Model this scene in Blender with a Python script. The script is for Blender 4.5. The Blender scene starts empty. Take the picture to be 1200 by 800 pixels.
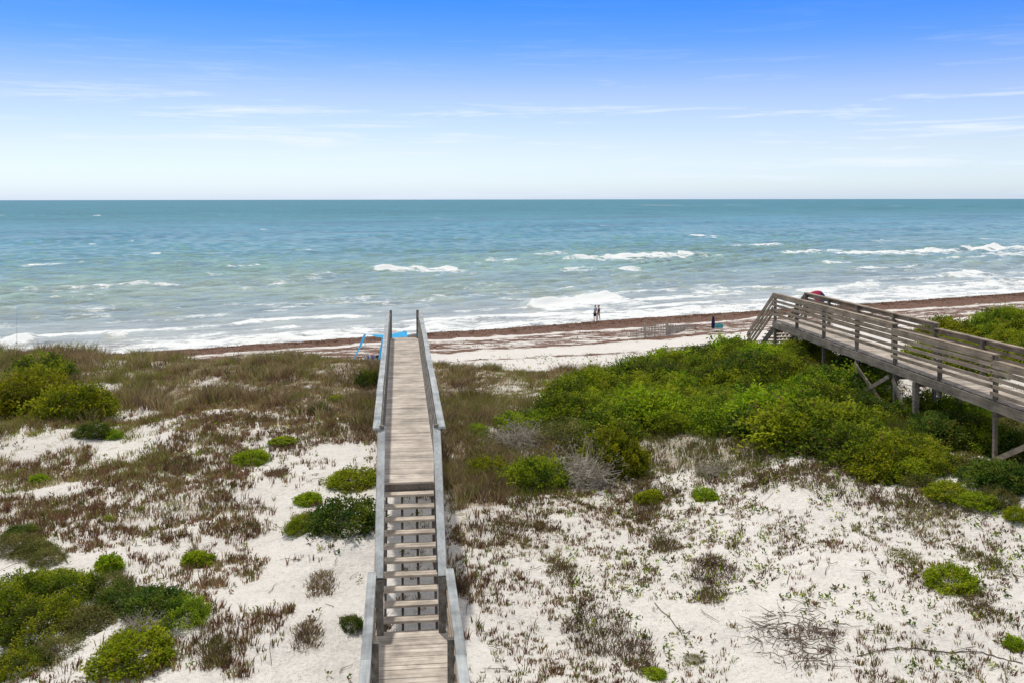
import bpy, math, random
import numpy as np
from mathutils import Vector, Matrix

random.seed(7)
RNG = np.random.default_rng(11)
SC = bpy.context.scene
COL = SC.collection
R = math.radians

# ------------------------------------------------------------------ camera model (metres, sea level z = 0)
F, CX, CY, PITCH, ZC = 1150.0, 600.0, 264.0, R(1.5), 12.9
cp, sp = math.cos(PITCH), math.sin(PITCH)

def ray(px, py):
    dx = (px - CX) / F; dz = -(py - CY) / F
    return np.array([dx, cp + dz * sp, -sp + dz * cp])

def at_z(px, py, z=0.0):
    d = ray(px, py); t = (z - ZC) / d[2]
    return np.array([d[0] * t, d[1] * t, z])

# ------------------------------------------------------------------ numpy noise
_P = RNG.random((256, 256))
def vnoise(x, y):
    xi = np.floor(x).astype(int); yi = np.floor(y).astype(int)
    fx = x - xi; fy = y - yi
    fx = fx * fx * (3 - 2 * fx); fy = fy * fy * (3 - 2 * fy)
    a = _P[xi % 256, yi % 256]; b = _P[(xi + 1) % 256, yi % 256]
    c = _P[xi % 256, (yi + 1) % 256]; d = _P[(xi + 1) % 256, (yi + 1) % 256]
    return (a * (1 - fx) + b * fx) * (1 - fy) + (c * (1 - fx) + d * fx) * fy

def fbm(x, y, s=1.0, o=4, seed=0):
    x = np.asarray(x, float) / s + seed * 17.31; y = np.asarray(y, float) / s + seed * 9.77
    v = 0; a = .5; t = 0
    for k in range(o):
        v = v + a * vnoise(x + k * 31.7, y + k * 11.3); t += a
        a *= .5; x = x * 2.03; y = y * 2.03
    return v / t

def sstep(a, b, v):
    t = np.clip((v - a) / (b - a), 0, 1)
    return t * t * (3 - 2 * t)

# ------------------------------------------------------------------ shore frame
_A = at_z(0, 423, 0); _B = at_z(1200, 344, 0)
SH_O = _A[:2].copy()
SH_E = (_B - _A)[:2]; SH_E = SH_E / np.linalg.norm(SH_E)
SH_N = np.array([-SH_E[1], SH_E[0]])           # seaward
SH_ANG = math.atan2(SH_E[1], SH_E[0])
def shore(x, y):
    dx = x - SH_O[0]; dy = y - SH_O[1]
    return dx * SH_E[0] + dy * SH_E[1], dx * SH_N[0] + dy * SH_N[1]     # along, seaward

# ------------------------------------------------------------------ terrain
DUNE = np.array([
    (-14, 14, 5.15), (-8, 15, 5.0), (-2, 15, 4.95), (0, 17, 5.0), (3, 15, 5.0), (8, 15, 5.15), (13, 16, 5.5),
    (-12, 20, 5.35), (-6, 20, 5.3), (-3.2, 21.5, 5.75), (-1.5, 20, 5.35), (1, 20, 5.15), (-12, 25, 5.6), (-6, 26, 5.8),
    (-16, 30, 5.9), (-8, 33, 6.0), (-3.5, 30, 5.9), (-14, 40, 6.0), (-7, 40, 5.95), (-20, 40, 6.1), (-30, 38, 6.1), (-24, 42, 6.1),
    (-1.5, 38, 5.55), (-4.6, 39, 5.3), (-3.2, 36, 5.5), (0, 28, 5.6), (2, 24, 5.5), (2.5, 31, 5.55), (1.5, 39, 5.4), (5, 38, 5.6), (5, 25, 5.75),
    (5, 32, 6.0), (8, 30, 6.35), (10, 36, 6.75), (13, 36, 6.7), (8, 24, 6.1), (11, 23, 6.4), (14, 20, 6.25),
    (8, 19, 5.65), (4, 20, 5.35), (12, 28, 6.4), (15, 27, 6.3), (20, 30, 6.6), (26, 38, 6.6), (26, 26, 6.4), (22, 46, 6.7), (32, 52, 6.7),
    (0, 6, 4.6), (14, 6, 5.0), (-14, 6, 4.8), (0, -10, 4.6), (30, -5, 5.2), (-30, -5, 5.0), (-40, 20, 5.6), (40, 20, 6.0), (45, 40, 6.4)])

def ground(x, y):
    x = np.asarray(x, float); y = np.asarray(y, float)
    num = np.zeros(x.shape); den = np.zeros(x.shape)
    for a, b, z in DUNE:
        d2 = (x - a) ** 2 + (y - b) ** 2 + 1.2
        w = 1 / d2 ** 1.6
        num += w * z; den += w
    dune = num / den
    dune = dune + (fbm(x, y, 5.0, 3, 1) - .5) * .8 + (fbm(x, y, 1.5, 3, 2) - .5) * .34 + (fbm(x, y, .45, 2, 7) - .5) * .05
    a, s = shore(x, y)
    inl = -s
    beach = np.where(inl > 0, 2.1 * (1 - np.exp(-np.maximum(inl, 0) * .036)), np.maximum(.045 * inl, -4.0))
    beach = beach + (fbm(x, y, 2.5, 3, 3) - .5) * .16 * sstep(2, 10, inl)
    yc = 40.5 + .42 * np.maximum(0, x - 11) - .12 * np.minimum(0, x + 8) + (fbm(x, y * 0, 6, 2, 5) - .5) * 3
    t = sstep(0, 15, y - yc)
    far = sstep(150, 900, np.abs(x)) * 0
    return dune * (1 - t) + beach * t + far

def gz(x, y):
    return float(ground(np.array([x]), np.array([y]))[0])

def at(px, py):
    """the point of the terrain seen at this pixel of the photograph"""
    d = ray(px, py)
    t = np.arange(10, 220, .12)
    x = d[0] * t; y = d[1] * t; z = ZC + d[2] * t
    below = np.nonzero(z < ground(x, y))[0]
    i = below[0] if len(below) else len(t) - 1
    return np.array([x[i], y[i], z[i]])

def pxm(y):
    return F / y

# ------------------------------------------------------------------ mesh helpers
def mesh_np(name, verts, faces, col=None, smooth=False, attrs=None):
    """faces: list of (n, k) index arrays (k corners each)"""
    me = bpy.data.meshes.new(name)
    verts = np.asarray(verts, np.float32)
    me.vertices.add(len(verts)); me.vertices.foreach_set('co', verts.ravel())
    loops = np.concatenate([np.asarray(f, np.int32).ravel() for f in faces])
    tot = np.concatenate([np.full(len(f), np.asarray(f).shape[1], np.int32) for f in faces])
    start = np.concatenate([[0], np.cumsum(tot)[:-1]]).astype(np.int32)
    me.loops.add(len(loops)); me.loops.foreach_set('vertex_index', loops)
    me.polygons.add(len(tot)); me.polygons.foreach_set('loop_start', start)
    if smooth:
        me.polygons.foreach_set('use_smooth', np.ones(len(tot), bool))
    me.update(calc_edges=True)
    if col is not None:
        a = me.color_attributes.new('col', 'FLOAT_COLOR', 'POINT')
        c = np.ones((len(verts), 4), np.float32); c[:, :3] = col
        a.data.foreach_set('color', c.ravel())
    for k, v in (attrs or {}).items():
        a = me.attributes.new(k, 'FLOAT', 'POINT')
        a.data.foreach_set('value', np.asarray(v, np.float32).ravel())
    return me

def link(name, me, mat, parent=None, loc=None):
    o = bpy.data.objects.new(name, me); COL.objects.link(o)
    if mat is not None and me is not None and len(me.materials) == 0:
        me.materials.append(mat)
    if parent is not None: o.parent = parent
    if loc is not None: o.location = loc
    return o

def empty(name, loc, rz=0):
    o = bpy.data.objects.new(name, None); COL.objects.link(o)
    o.location = loc; o.rotation_euler = (0, 0, rz); o.empty_display_size = .2
    return o

def tag(o, label=None, cat=None, group=None, kind=None):
    if label: o['label'] = label
    if cat: o['category'] = cat
    if group: o['group'] = group
    if kind: o['kind'] = kind
    return o

class MB:
    """collects boxes and tubes, in world coordinates, for ONE mesh object"""
    def __init__(s): s.v = []; s.f = []
    def board(s, p, q, w, h, up=(0, 0, 1), bev=0.0):
        p = Vector(p); q = Vector(q); d = (q - p).normalized(); u = Vector(up)
        r = d.cross(u).normalized(); u = r.cross(d).normalized()
        n = len(s.v)
        if bev <= 0:
            sec = [(-w/2, -h/2), (w/2, -h/2), (w/2, h/2), (-w/2, h/2)]
        else:
            b = bev
            sec = [(-w/2+b, -h/2), (w/2-b, -h/2), (w/2, -h/2+b), (w/2, h/2-b), (w/2-b, h/2), (-w/2+b, h/2), (-w/2, h/2-b), (-w/2, -h/2+b)]
        k = len(sec)
        for e in (p, q):
            for a, b2 in sec: s.v.append(e + r * a + u * b2)
        for i in range(k):
            j = (i + 1) % k
            s.f.append((n + i, n + j, n + k + j, n + k + i))
        s.f.append(tuple(n + i for i in reversed(range(k)))); s.f.append(tuple(n + k + i for i in range(k)))
        return s
    def tube(s, pts, rad, sides=8, cap=True):
        pts = [Vector(p) for p in pts]; n0 = len(s.v); m = len(pts)
        if not hasattr(rad, '__len__'): rad = [rad] * m
        ref = Vector((.31, .17, .93))
        for i, p in enumerate(pts):
            d = (pts[min(i + 1, m - 1)] - pts[max(i - 1, 0)]).normalized()
            a = d.cross(ref)
            if a.length < .05: a = d.cross(Vector((1, 0, 0)))
            a.normalize(); b = d.cross(a)
            for k in range(sides):
                t = 2 * math.pi * k / sides
                s.v.append(p + (a * math.cos(t) + b * math.sin(t)) * rad[i])
        for i in range(m - 1):
            for k in range(sides):
                k2 = (k + 1) % sides
                s.f.append((n0 + i*sides + k, n0 + i*sides + k2, n0 + (i+1)*sides + k2, n0 + (i+1)*sides + k))
        if cap:
            s.f.append(tuple(n0 + k for k in reversed(range(sides)))); s.f.append(tuple(n0 + (m-1)*sides + k for k in range(sides)))
        return s
    def build(s, name, mat, parent=None, smooth=False, rel=None):
        base = Vector((0, 0, 0))
        if rel is not None: base = Vector(rel)
        elif parent is not None:
            o = parent
            while o is not None: base = base + o.location; o = o.parent
        me = bpy.data.meshes.new(name)
        me.from_pydata([v - base for v in s.v], [], s.f); me.update()
        if smooth:
            for p in me.polygons: p.use_smooth = True
        return link(name, me, mat, parent)

# ------------------------------------------------------------------ material helpers
class NT:
    def __init__(s, name):
        s.m = bpy.data.materials.new(name); s.m.use_nodes = True
        s.t = s.m.node_tree; s.t.nodes.clear()
        s.out = s.t.nodes.new('ShaderNodeOutputMaterial')
    def n(s, typ, **kw):
        o = s.t.nodes.new(typ)
        for k, v in kw.items():
            if k in o.inputs.keys() and not hasattr(o, k): o.inputs[k].default_value = v
            else: setattr(o, k, v)
        return o
    def set(s, node, **kw):
        for k, v in kw.items():
            k2 = k.replace('_', ' ')
            node.inputs[k2].default_value = v
        return node
    def l(s, a, b): s.t.links.new(a, b)
    def noise(s, vec, scale, detail=4, rough=.55, dist=0):
        o = s.t.nodes.new('ShaderNodeTexNoise')
        o.inputs['Scale'].default_value = scale; o.inputs['Detail'].default_value = detail
        o.inputs['Roughness'].default_value = rough; o.inputs['Distortion'].default_value = dist
        if vec is not None: s.l(vec, o.inputs['Vector'])
        return o.outputs['Fac']
    def ramp(s, fac, stops):
        o = s.t.nodes.new('ShaderNodeValToRGB')
        el = o.color_ramp.elements
        while len(el) > 1: el.remove(el[-1])
        for i, (p, c) in enumerate(stops):
            e = el[0] if i == 0 else el.new(p)
            e.position = p
            e.color = (c, c, c, 1) if not hasattr(c, '__len__') else (*c, 1)
        s.l(fac, o.inputs['Fac']); return o.outputs['Color']
    def mix(s, fac, a, b, typ='MIX'):
        o = s.t.nodes.new('ShaderNodeMix'); o.data_type = 'RGBA'; o.blend_type = typ
        for sock, v in ((o.inputs['Factor'], fac), (o.inputs['A'], None), (o.inputs['B'], None)):
            if v is None: continue
            if hasattr(v, 'is_output'): s.l(v, sock)
            else: sock.default_value = v
        for sock, v in ((o.inputs[6], a), (o.inputs[7], b)):
            if hasattr(v, 'is_output'): s.l(v, sock)
            else: sock.default_value = (*v, 1) if len(v) == 3 else v
        return o.outputs[2]
    def math(s, op, a, b=None, clamp=False):
        o = s.t.nodes.new('ShaderNodeMath'); o.operation = op; o.use_clamp = clamp
        for sock, v in ((o.inputs[0], a), (o.inputs[1], b)):
            if v is None: continue
            if hasattr(v, 'is_output'): s.l(v, sock)
            else: sock.default_value = v
        return o.outputs[0]
    def mapping(s, vec, scale=(1, 1, 1), rot=(0, 0, 0)):
        o = s.t.nodes.new('ShaderNodeMapping')
        o.inputs['Scale'].default_value = scale; o.inputs['Rotation'].default_value = rot
        s.l(vec, o.inputs['Vector']); return o.outputs['Vector']
    def attr(s, name, out='Fac'):
        o = s.t.nodes.new('ShaderNodeAttribute'); o.attribute_name = name; return o.outputs[out]
    def bump(s, h, strength, dist, prev=None):
        o = s.t.nodes.new('ShaderNodeBump'); o.inputs['Strength'].default_value = strength; o.inputs['Distance'].default_value = dist
        s.l(h, o.inputs['Height'])
        if prev is not None: s.l(prev, o.inputs['Normal'])
        return o.outputs['Normal']
    def pbr(s, col, rough=.6, spec=.4, normal=None):
        o = s.t.nodes.new('ShaderNodeBsdfPrincipled')
        for sock, v in ((o.inputs['Base Color'], col), (o.inputs['Roughness'], rough), (o.inputs['Specular IOR Level'], spec)):
            if hasattr(v, 'is_output'): s.l(v, sock)
            elif hasattr(v, '__len__'): sock.default_value = (*v, 1)
            else: sock.default_value = v
        if normal is not None: s.l(normal, o.inputs['Normal'])
        return o.outputs[0]
    def fin(s, sh): s.l(sh, s.out.inputs['Surface']); return s.m

def wood(name, c0, c1, c2, ang, along=1.2, across=26, rough=.75, spec=.25, island=.35):
    """weathered timber; the grain runs along the direction at angle ang in the ground plane"""
    t = NT(name)
    tc = t.n('ShaderNodeTexCoord').outputs['Object']
    g = t.n('ShaderNodeNewGeometry')
    v = t.mapping(t.mapping(tc, rot=(0, 0, -ang)), (along, across, across))
    gr = t.noise(v, 1.0, 6, .65, .3)
    bl = t.noise(tc, 1.7, 5, .6)
    bl2 = t.noise(tc, 7, 3, .6)
    col = t.ramp(gr, [(.28, c0), (.5, c1), (.72, c2)])
    isl = t.math('MULTIPLY_ADD', g.outputs['Random Per Island'], island); isl.node.inputs[2].default_value = 1 - island / 2
    hs = t.n('ShaderNodeHueSaturation'); t.l(col, hs.inputs['Color']); t.l(isl, hs.inputs['Value'])
    st = t.ramp(bl, [(.34, .62), (.6, 1.08)])
    col = t.mix(1.0, hs.outputs[0], st, 'MULTIPLY')
    st2 = t.ramp(bl2, [(.25, .8), (.55, 1.05)])
    col = t.mix(.7, col, st2, 'MULTIPLY')
    nrm = t.bump(gr, .5, .004)
    return t.fin(t.pbr(col, rough, spec, nrm))

def plain(name, c, rough=.6, spec=.3, var=.15, scale=6):
    t = NT(name)
    tc = t.n('ShaderNodeTexCoord').outputs['Object']
    n = t.noise(tc, scale, 4, .6)
    col = t.mix(1.0, c, t.ramp(n, [(.3, 1 - var), (.7, 1 + var * .5)]), 'MULTIPLY')
    return t.fin(t.pbr(col, rough, spec))

def foliage_mat(name, trans=.5, rough=.6, spec=.12, hue=.035):
    t = NT(name)
    c = t.attr('col', 'Color')
    oi = t.n('ShaderNodeObjectInfo').outputs['Random']
    hs = t.n('ShaderNodeHueSaturation'); t.l(c, hs.inputs['Color'])
    h = t.math('MULTIPLY_ADD', oi, hue); h.node.inputs[2].default_value = .5 - hue / 2
    t.l(h, hs.inputs['Hue'])
    vv = t.math('MULTIPLY_ADD', oi, .3); vv.node.inputs[2].default_value = .85
    t.l(vv, hs.inputs['Value'])
    p = t.pbr(hs.outputs[0], rough, spec)
    tr = t.n('ShaderNodeBsdfTranslucent'); t.l(hs.outputs[0], tr.inputs['Color'])
    mx = t.n('ShaderNodeMixShader'); mx.inputs[0].default_value = trans
    t.l(p, mx.inputs[1]); t.l(tr.outputs[0], mx.inputs[2])
    return t.fin(mx.outputs[0])

TH = math.atan2(132, 1150)                       # both boardwalks run this far left of the view axis
UD = np.array([-math.sin(TH), math.cos(TH)]); RD = np.array([math.cos(TH), math.sin(TH)])
GR_U = math.atan2(UD[1], UD[0]); GR_R = math.atan2(RD[1], RD[0])

M_DECK = wood('deck_boards', (.30, .25, .20), (.52, .455, .385), (.66, .60, .53), GR_R, island=.3)
M_TREAD = wood('tread_boards', (.31, .255, .20), (.50, .43, .35), (.62, .555, .475), GR_R, island=.35)
M_CAP = wood('painted_handrail', (.26, .27, .27), (.37, .39, .39), (.44, .46, .455), GR_U, along=.7, across=22, rough=.6, island=.1)
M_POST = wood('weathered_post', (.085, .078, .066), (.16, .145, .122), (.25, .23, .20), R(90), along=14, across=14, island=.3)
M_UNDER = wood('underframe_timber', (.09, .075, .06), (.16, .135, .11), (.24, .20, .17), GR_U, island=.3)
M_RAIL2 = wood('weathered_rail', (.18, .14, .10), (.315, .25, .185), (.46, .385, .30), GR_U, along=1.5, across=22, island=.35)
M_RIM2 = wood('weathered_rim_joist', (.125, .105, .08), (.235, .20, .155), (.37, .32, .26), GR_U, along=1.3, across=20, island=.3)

# ------------------------------------------------------------------ zones (polygons traced on the ground)
def poly(pts):
    return np.array([at(*p)[:2] for p in pts])
def inside(P, x, y):
    r = np.zeros(x.shape, bool); n = len(P); j = n - 1
    for i in range(n):
        xi, yi = P[i]; xj, yj = P[j]
        c = ((yi > y) != (yj > y)) & (x < (xj - xi) * (y - yi) / (yj - yi + 1e-12) + xi)
        r ^= c; j = i
    return r
def zone(P, x, y, warp=1.2, seed=0):
    wx = x + (fbm(x, y, 1.6, 3, 20 + seed) - .5) * 2 * warp; wy = y + (fbm(x, y, 1.6, 3, 40 + seed) - .5) * 2 * warp * 1.3
    return inside(P, wx, wy)

Z_CREST = poly([(118, 440), (140, 427), (230, 420), (330, 422), (455, 424), (452, 500), (425, 510), (390, 490), (330, 480), (260, 478), (190, 488), (135, 478)])
Z_EDGE = poly([(-40, 440), (140, 428), (140, 440), (118, 470), (100, 500), (-40, 520)])
Z_RIGHT = poly([(500, 428), (560, 434), (640, 440), (690, 447), (628, 475), (612, 505), (660, 525), (640, 560), (560, 605), (532, 600), (522, 560), (512, 500)])
Z_MID = poly([(-40, 485), (180, 490), (330, 480), (440, 500), (445, 520), (300, 530), (270, 560), (250, 600), (140, 610), (-40, 640)])
Z_LOW = poly([(-40, 590), (230, 580), (330, 590), (425, 650), (425, 720), (330, 760), (225, 790), (230, 650), (-40, 660)])
Z_BROWN = poly([(528, 560), (620, 555), (765, 560), (800, 600), (745, 650), (700, 690), (640, 670), (590, 650), (535, 625)])
Z_FRINGE = poly([(730, 505), (880, 500), (960, 540), (1060, 570), (1190, 590), (1200, 615), (1090, 610), (1000, 600), (900, 590), (820, 560), (750, 560)])
Z_OLIVE = poly([(720, 498), (800, 490), (900, 500), (905, 540), (800, 540), (760, 530)])
Z_SAND1 = poly([(300, 545), (440, 520), (445, 590), (330, 610), (290, 580)])
Z_SAND2 = poly([(250, 800), (335, 768), (430, 730), (430, 840), (220, 840)])
Z_THICK = poly([(604, 508), (616, 484), (698, 455), (770, 431), (830, 418), (880, 411), (955, 412), (990, 445), (1040, 482), (1075, 520), (1095, 560), (1040, 562), (960, 528), (890, 505), (800, 500), (730, 505)])

def far_crest(x, y):
    w = (x - .17) * RD[0] + y * RD[1]; e = (fbm(x, y, 2.0, 3, 77) - .5) * 4
    return ((w < -.7) & (x > -32) & (y > 37 + e) & (y < 44.5 + e)) | ((w > .7) & (x < 4.5) & (y > 36.5 + e) & (y < 43 + e))

Z_GAP = poly([(535, 492), (610, 485), (700, 492), (770, 500), (900, 505), (930, 545), (850, 560), (790, 550), (775, 560), (700, 575), (560, 590), (530, 560)])

# ------------------------------------------------------------------ ground sheet
def axis(lo, hi, step, far, g=1.22):
    mid = list(np.arange(lo, hi + 1e-6, step))
    a, d = [], step
    x = hi
    while x < far: d *= g; x += d; a.append(x)
    b, d, x = [], step, lo
    while x > -far: d *= g; x -= d; b.append(x)
    return np.array(b[::-1] + mid + a)

def litter_at(x, y):
    L = np.zeros(x.shape)
    for Z, v, s in ((Z_CREST, .95, 1), (Z_EDGE, .8, 9), (Z_RIGHT, .85, 2), (Z_MID, .45, 3), (Z_BROWN, .6, 4), (Z_FRINGE, .45, 5), (Z_OLIVE, .7, 6), (Z_THICK, .95, 7), (Z_GAP, .85, 10), (Z_LOW, .28, 8)):
        L = np.maximum(L, v * zone(Z, x, y, 1.0, s))
    L = np.maximum(L, .85 * far_crest(x, y))
    L = L * (.3 + .7 * sstep(.26, .42, fbm(x, y, 2.2, 3, 51)))
    return np.maximum(L, .9 * zone(Z_THICK, x, y, .7, 7))

def wrack_at(x, y):
    a, s = shore(x, y); i = -s
    w = fbm(a, i * 0, 22, 3, 3) - .5
    i2 = i + w * 5 + (fbm(a, i, 3.0, 3, 4) - .5) * 2.0
    thick = sstep(60, 10, a) * 0 + 1
    wd = 6.6 + .05 * np.clip(a, 0, 200)
    main = sstep(-.6, .6, i2) * sstep(1.12, .85, i2 / wd); i2 = i2 - (wd - 6)
    b2 = .62 * sstep(6.0, 8.0, i2) * sstep(19, 12, i2)
    b3 = .75 * np.exp(-((i2 - 15.5) / 1.3) ** 2)
    b4 = .58 * np.exp(-((i2 - 22) / .9) ** 2)
    return np.clip(np.maximum.reduce([main, b2, b3, b4]), 0, 1)

gx = axis(-48, 62, .25, 9000); gy = axis(11, 112, .25, 9000)
X, Y = np.meshgrid(gx, gy)
Z = ground(X, Y)
lit = litter_at(X, Y); wr = wrack_at(X, Y)
_, sea_s = shore(X, Y)
Z = Z + wr * .12 * (fbm(X, Y, .8, 3, 12)) * (wr > .3)
def grid_faces(nx, ny):
    i = np.arange(nx * ny).reshape(ny, nx)
    return np.stack([i[:-1, :-1], i[:-1, 1:], i[1:, 1:], i[1:, :-1]], -1).reshape(-1, 4)
me = mesh_np('ground', np.stack([X, Y, Z], -1).reshape(-1, 3), [grid_faces(len(gx), len(gy))], smooth=True,
             attrs={'litter': lit, 'wrack': wr, 'wet': sstep(-1.5, 1.0, sea_s)})

t = NT('dune_sand')
tc = t.n('ShaderNodeTexCoord').outputs['Object']
n1 = t.noise(tc, .45, 5, .6); n2 = t.noise(tc, 3.2, 5, .65); n3 = t.noise(tc, 14, 4, .7); n4 = t.noise(tc, 45, 3, .6)
sand = t.mix(n1, (.59, .555, .505), (.735, .71, .67))
sand = t.mix(1, sand, t.ramp(n3, [(.25, .66), (.48, 1.0), (.8, 1.07)]), 'MULTIPLY')
sand = t.mix(1, sand, t.ramp(n2, [(.3, .86), (.55, 1.03)]), 'MULTIPLY')
deb = t.math('MULTIPLY', t.ramp(n4, [(.56, 0.0), (.66, 1.0)]), t.ramp(n2, [(.42, 0.0), (.62, 1.0)]))
sand = t.mix(t.math('MULTIPLY', deb, .8), sand, (.17, .12, .085))
lf = t.math('ADD', t.attr('litter'), t.math('MULTIPLY', t.math('SUBTRACT', n2, .5), 1.6))
lf = t.math('ADD', lf, t.math('MULTIPLY', t.math('SUBTRACT', n3, .5), 2.2))
lf = t.ramp(lf, [(.55, 0.0), (.95, 1.0)])
litc = t.mix(n3, (.15, .115, .065), (.36, .29, .19))
col = t.mix(t.math('MULTIPLY', lf, .85), sand, litc)
# seaweed wrack on the beach
wa = t.math('ADD', t.attr('wrack'), t.math('MULTIPLY', t.math('SUBTRACT', t.noise(t.mapping(tc, (1, 2.2, 1), (0, 0, -SH_ANG)), .55, 6, .7), .5), 1.9))
wa = t.ramp(wa, [(.48, 0.0), (.60, 1.0)])
wc = t.mix(t.noise(tc, 2.2, 5, .7), (.07, .038, .027), (.235, .14, .10))
col = t.mix(wa, col, wc)
col = t.mix(t.math('MULTIPLY', t.attr('wet'), .6), col, (.26, .22, .18))
nr = t.bump(t.noise(tc, 2.0, 5, .6), .8, .16)
nr = t.bump(n3, .45, .03, nr)
M_SAND = t.fin(t.pbr(col, .9, .12, nr))
tag(link('ground', me, M_SAND), kind='structure')

# ------------------------------------------------------------------ sea
sa = axis(-105, 165, .6, 40000, 1.0135)
ss = [-9.0]; d = .38
while ss[-1] < 90: ss.append(ss[-1] + d)
while ss[-1] < 60000: d *= 1.02 if ss[-1] < 700 else 1.045; ss.append(ss[-1] + d)
ss = np.array(ss)
A, S = np.meshgrid(sa, ss)
dS = np.gradient(ss)[:, None] * np.ones_like(A); dA = np.gradient(sa)[None, :] * np.ones_like(A)
spacing = np.maximum(dS, dA)
Hs = np.zeros_like(A)
rw = np.random.default_rng(5)
sh = np.clip(S, 0, 1e5)
amp_env = .10 + .90 * sstep(2, 45, S)
group_env = .35 + 1.3 * fbm(A, S, 30, 2, 61)
_warp = [fbm(A, S, 30, 2, 70 + q) * 1.3 for q in range(5)]
for k in range(64):
    lam = 2.0 * (1.037 ** k)
    th = rw.normal(0, .50) + .12
    kx, ky = math.sin(th) * 2 * math.pi / lam, math.cos(th) * 2 * math.pi / lam
    am = (.040 * math.exp(-(math.log(lam / 5.2) / .50) ** 2) + .010) * rw.uniform(.6, 1.3)
    att = np.maximum(sstep(lam * .5, lam * .22, spacing), 1.0 * sstep(70, 220, S) * (lam > 3))
    ph = rw.uniform(0, 6.28)
    w = np.sin(kx * A + ky * S + ph + _warp[k % 5])
    w = w + .34 * (w * w - .5)
    Hs += am * att * w
Hs *= amp_env * group_env

foam = np.zeros_like(A); weed = np.zeros_like(A)
def seg(x0, y0, x1, y1, thick, val=1.0, ridge=0.0, fade=1.0):
    """a line of broken water seen from pixel to pixel; thick is its depth in pixels below the line"""
    global Hs
    p = at_z(x0, y0, .2); q = at_z(x1, y1, .2)
    a0, s0 = shore(*p[:2]); a1, s1 = shore(*q[:2])
    L = a1 - a0
    tt = (A - a0) / L
    sc = s0 + (s1 - s0) * tt + (fbm(A, A * 0, 5, 3, int(x0) % 13) - .5) * 4.0 * (p[1] / 130)
    dist = sc - S                                     # towards the beach
    ymid = (p[1] + q[1]) / 2
    dep = thick * ymid ** 2 / (F * ZC) * .9
    e = sstep(-.02, .22 * fade, tt) * sstep(1.02, 1 - .22 * fade, tt)
    e = e * (.45 + .75 * fbm(A, S * .3, 4.5, 3, int(y0) % 11))
    e = e * (.35 + 1.25 * fbm(A, S, 1.7, 3, 8))
    f = sstep(-.9, .4, dist) * np.exp(-np.maximum(dist, 0) / dep * 1.2) * e * val * 1.15
    np.maximum(foam, f, out=foam)
    if ridge:
        wdt = np.where(dist > 0, 1.0, 2.6)
        Hs += ridge * e * np.exp(-(dist / wdt) ** 2)
def patch(cx, cy, hx, hy, val, arr=None):
    p = at_z(cx, cy, 0); a0, s0 = shore(*p[:2])
    la = hx * p[1] / F; ls = hy * p[1] ** 2 / (F * ZC)
    # along the camera's left-right, so a level smear in the picture stays roughly level
    g = np.exp(-(((A - a0) / la) ** 2 + ((S - s0 + (A - a0) * .42) / ls) ** 2))
    np.maximum(foam if arr is None else arr, g * val, out=foam if arr is None else arr)

seg(428, 315, 548, 314, 7, 1.1, .55); seg(640, 304, 825, 295, 7, 1.1, .5); seg(612, 360, 728, 345, 11, 1.25, .75, .6)
seg(-30, 407, 42, 392, 9, 1.25, .6, .6); seg(118, 393, 152, 391, 6, .9, .35); seg(-10, 340, 210, 327, 10, .62, .2); seg(285, 333, 400, 316, 13, .55, .15)
seg(905, 297, 985, 293, 4, .95, .4); seg(960, 298, 1125, 292, 5, 1.0, .45); seg(1118, 293, 1175, 288, 6, 1.15, .6); seg(1120, 300, 1260, 293, 8, .7, .2)
seg(1100, 324, 1152, 319, 6, 1.1, .5); seg(900, 344, 1045, 331, 9, .8, .35); seg(985, 341, 1240, 328, 9, .85, .3); seg(805, 343, 868, 341, 5, .95, .4)
seg(720, 317, 750, 314, 4, .9, .35); seg(800, 276, 818, 275, 3, .9, .3); seg(620, 299, 652, 294, 6, .6, .2); seg(650, 318, 690, 311, 10, .5, .1)
seg(105, 252, 117, 251, 2, .8, .2); seg(100, 285, 115, 284, 2, .7, .2); seg(490, 350, 545, 341, 10, .45, .1); seg(1010, 283, 1045, 282, 2.5, .7, .2)
seg(240, 402, 450, 381, 17, .95, .3); seg(450, 384, 600, 369, 14, .8, .25); seg(560, 383, 900, 353, 12, .75, .2); seg(0, 350, 90, 346, 4, .35, .15)
seg(20, 366, 60, 362, 5, .3, .2); seg(845, 353, 1000, 343, 10, .8, .15); seg(690, 345, 760, 335, 8, .35, .2); seg(1160, 287, 1240, 283, 4, .5, .2)
rw3 = np.random.default_rng(29)
for k in range(16):
    x = rw3.uniform(-20, 1150); y = rw3.uniform(298, 352) - (x > 600) * 12; l = rw3.uniform(30, 120)
    seg(x, y, x + l, y - l * .05, 2.2, rw3.uniform(.45, .8), .22)
rw2 = np.random.default_rng(21)
for k in range(26):
    x = rw2.uniform(-20, 1200); y = rw2.uniform(240, 300)
    l = rw2.uniform(5, 16) * (y - 225) / 40
    seg(x, y, x + l, y - l * .03, 1.6, rw2.uniform(.5, .85), .15)
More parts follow.
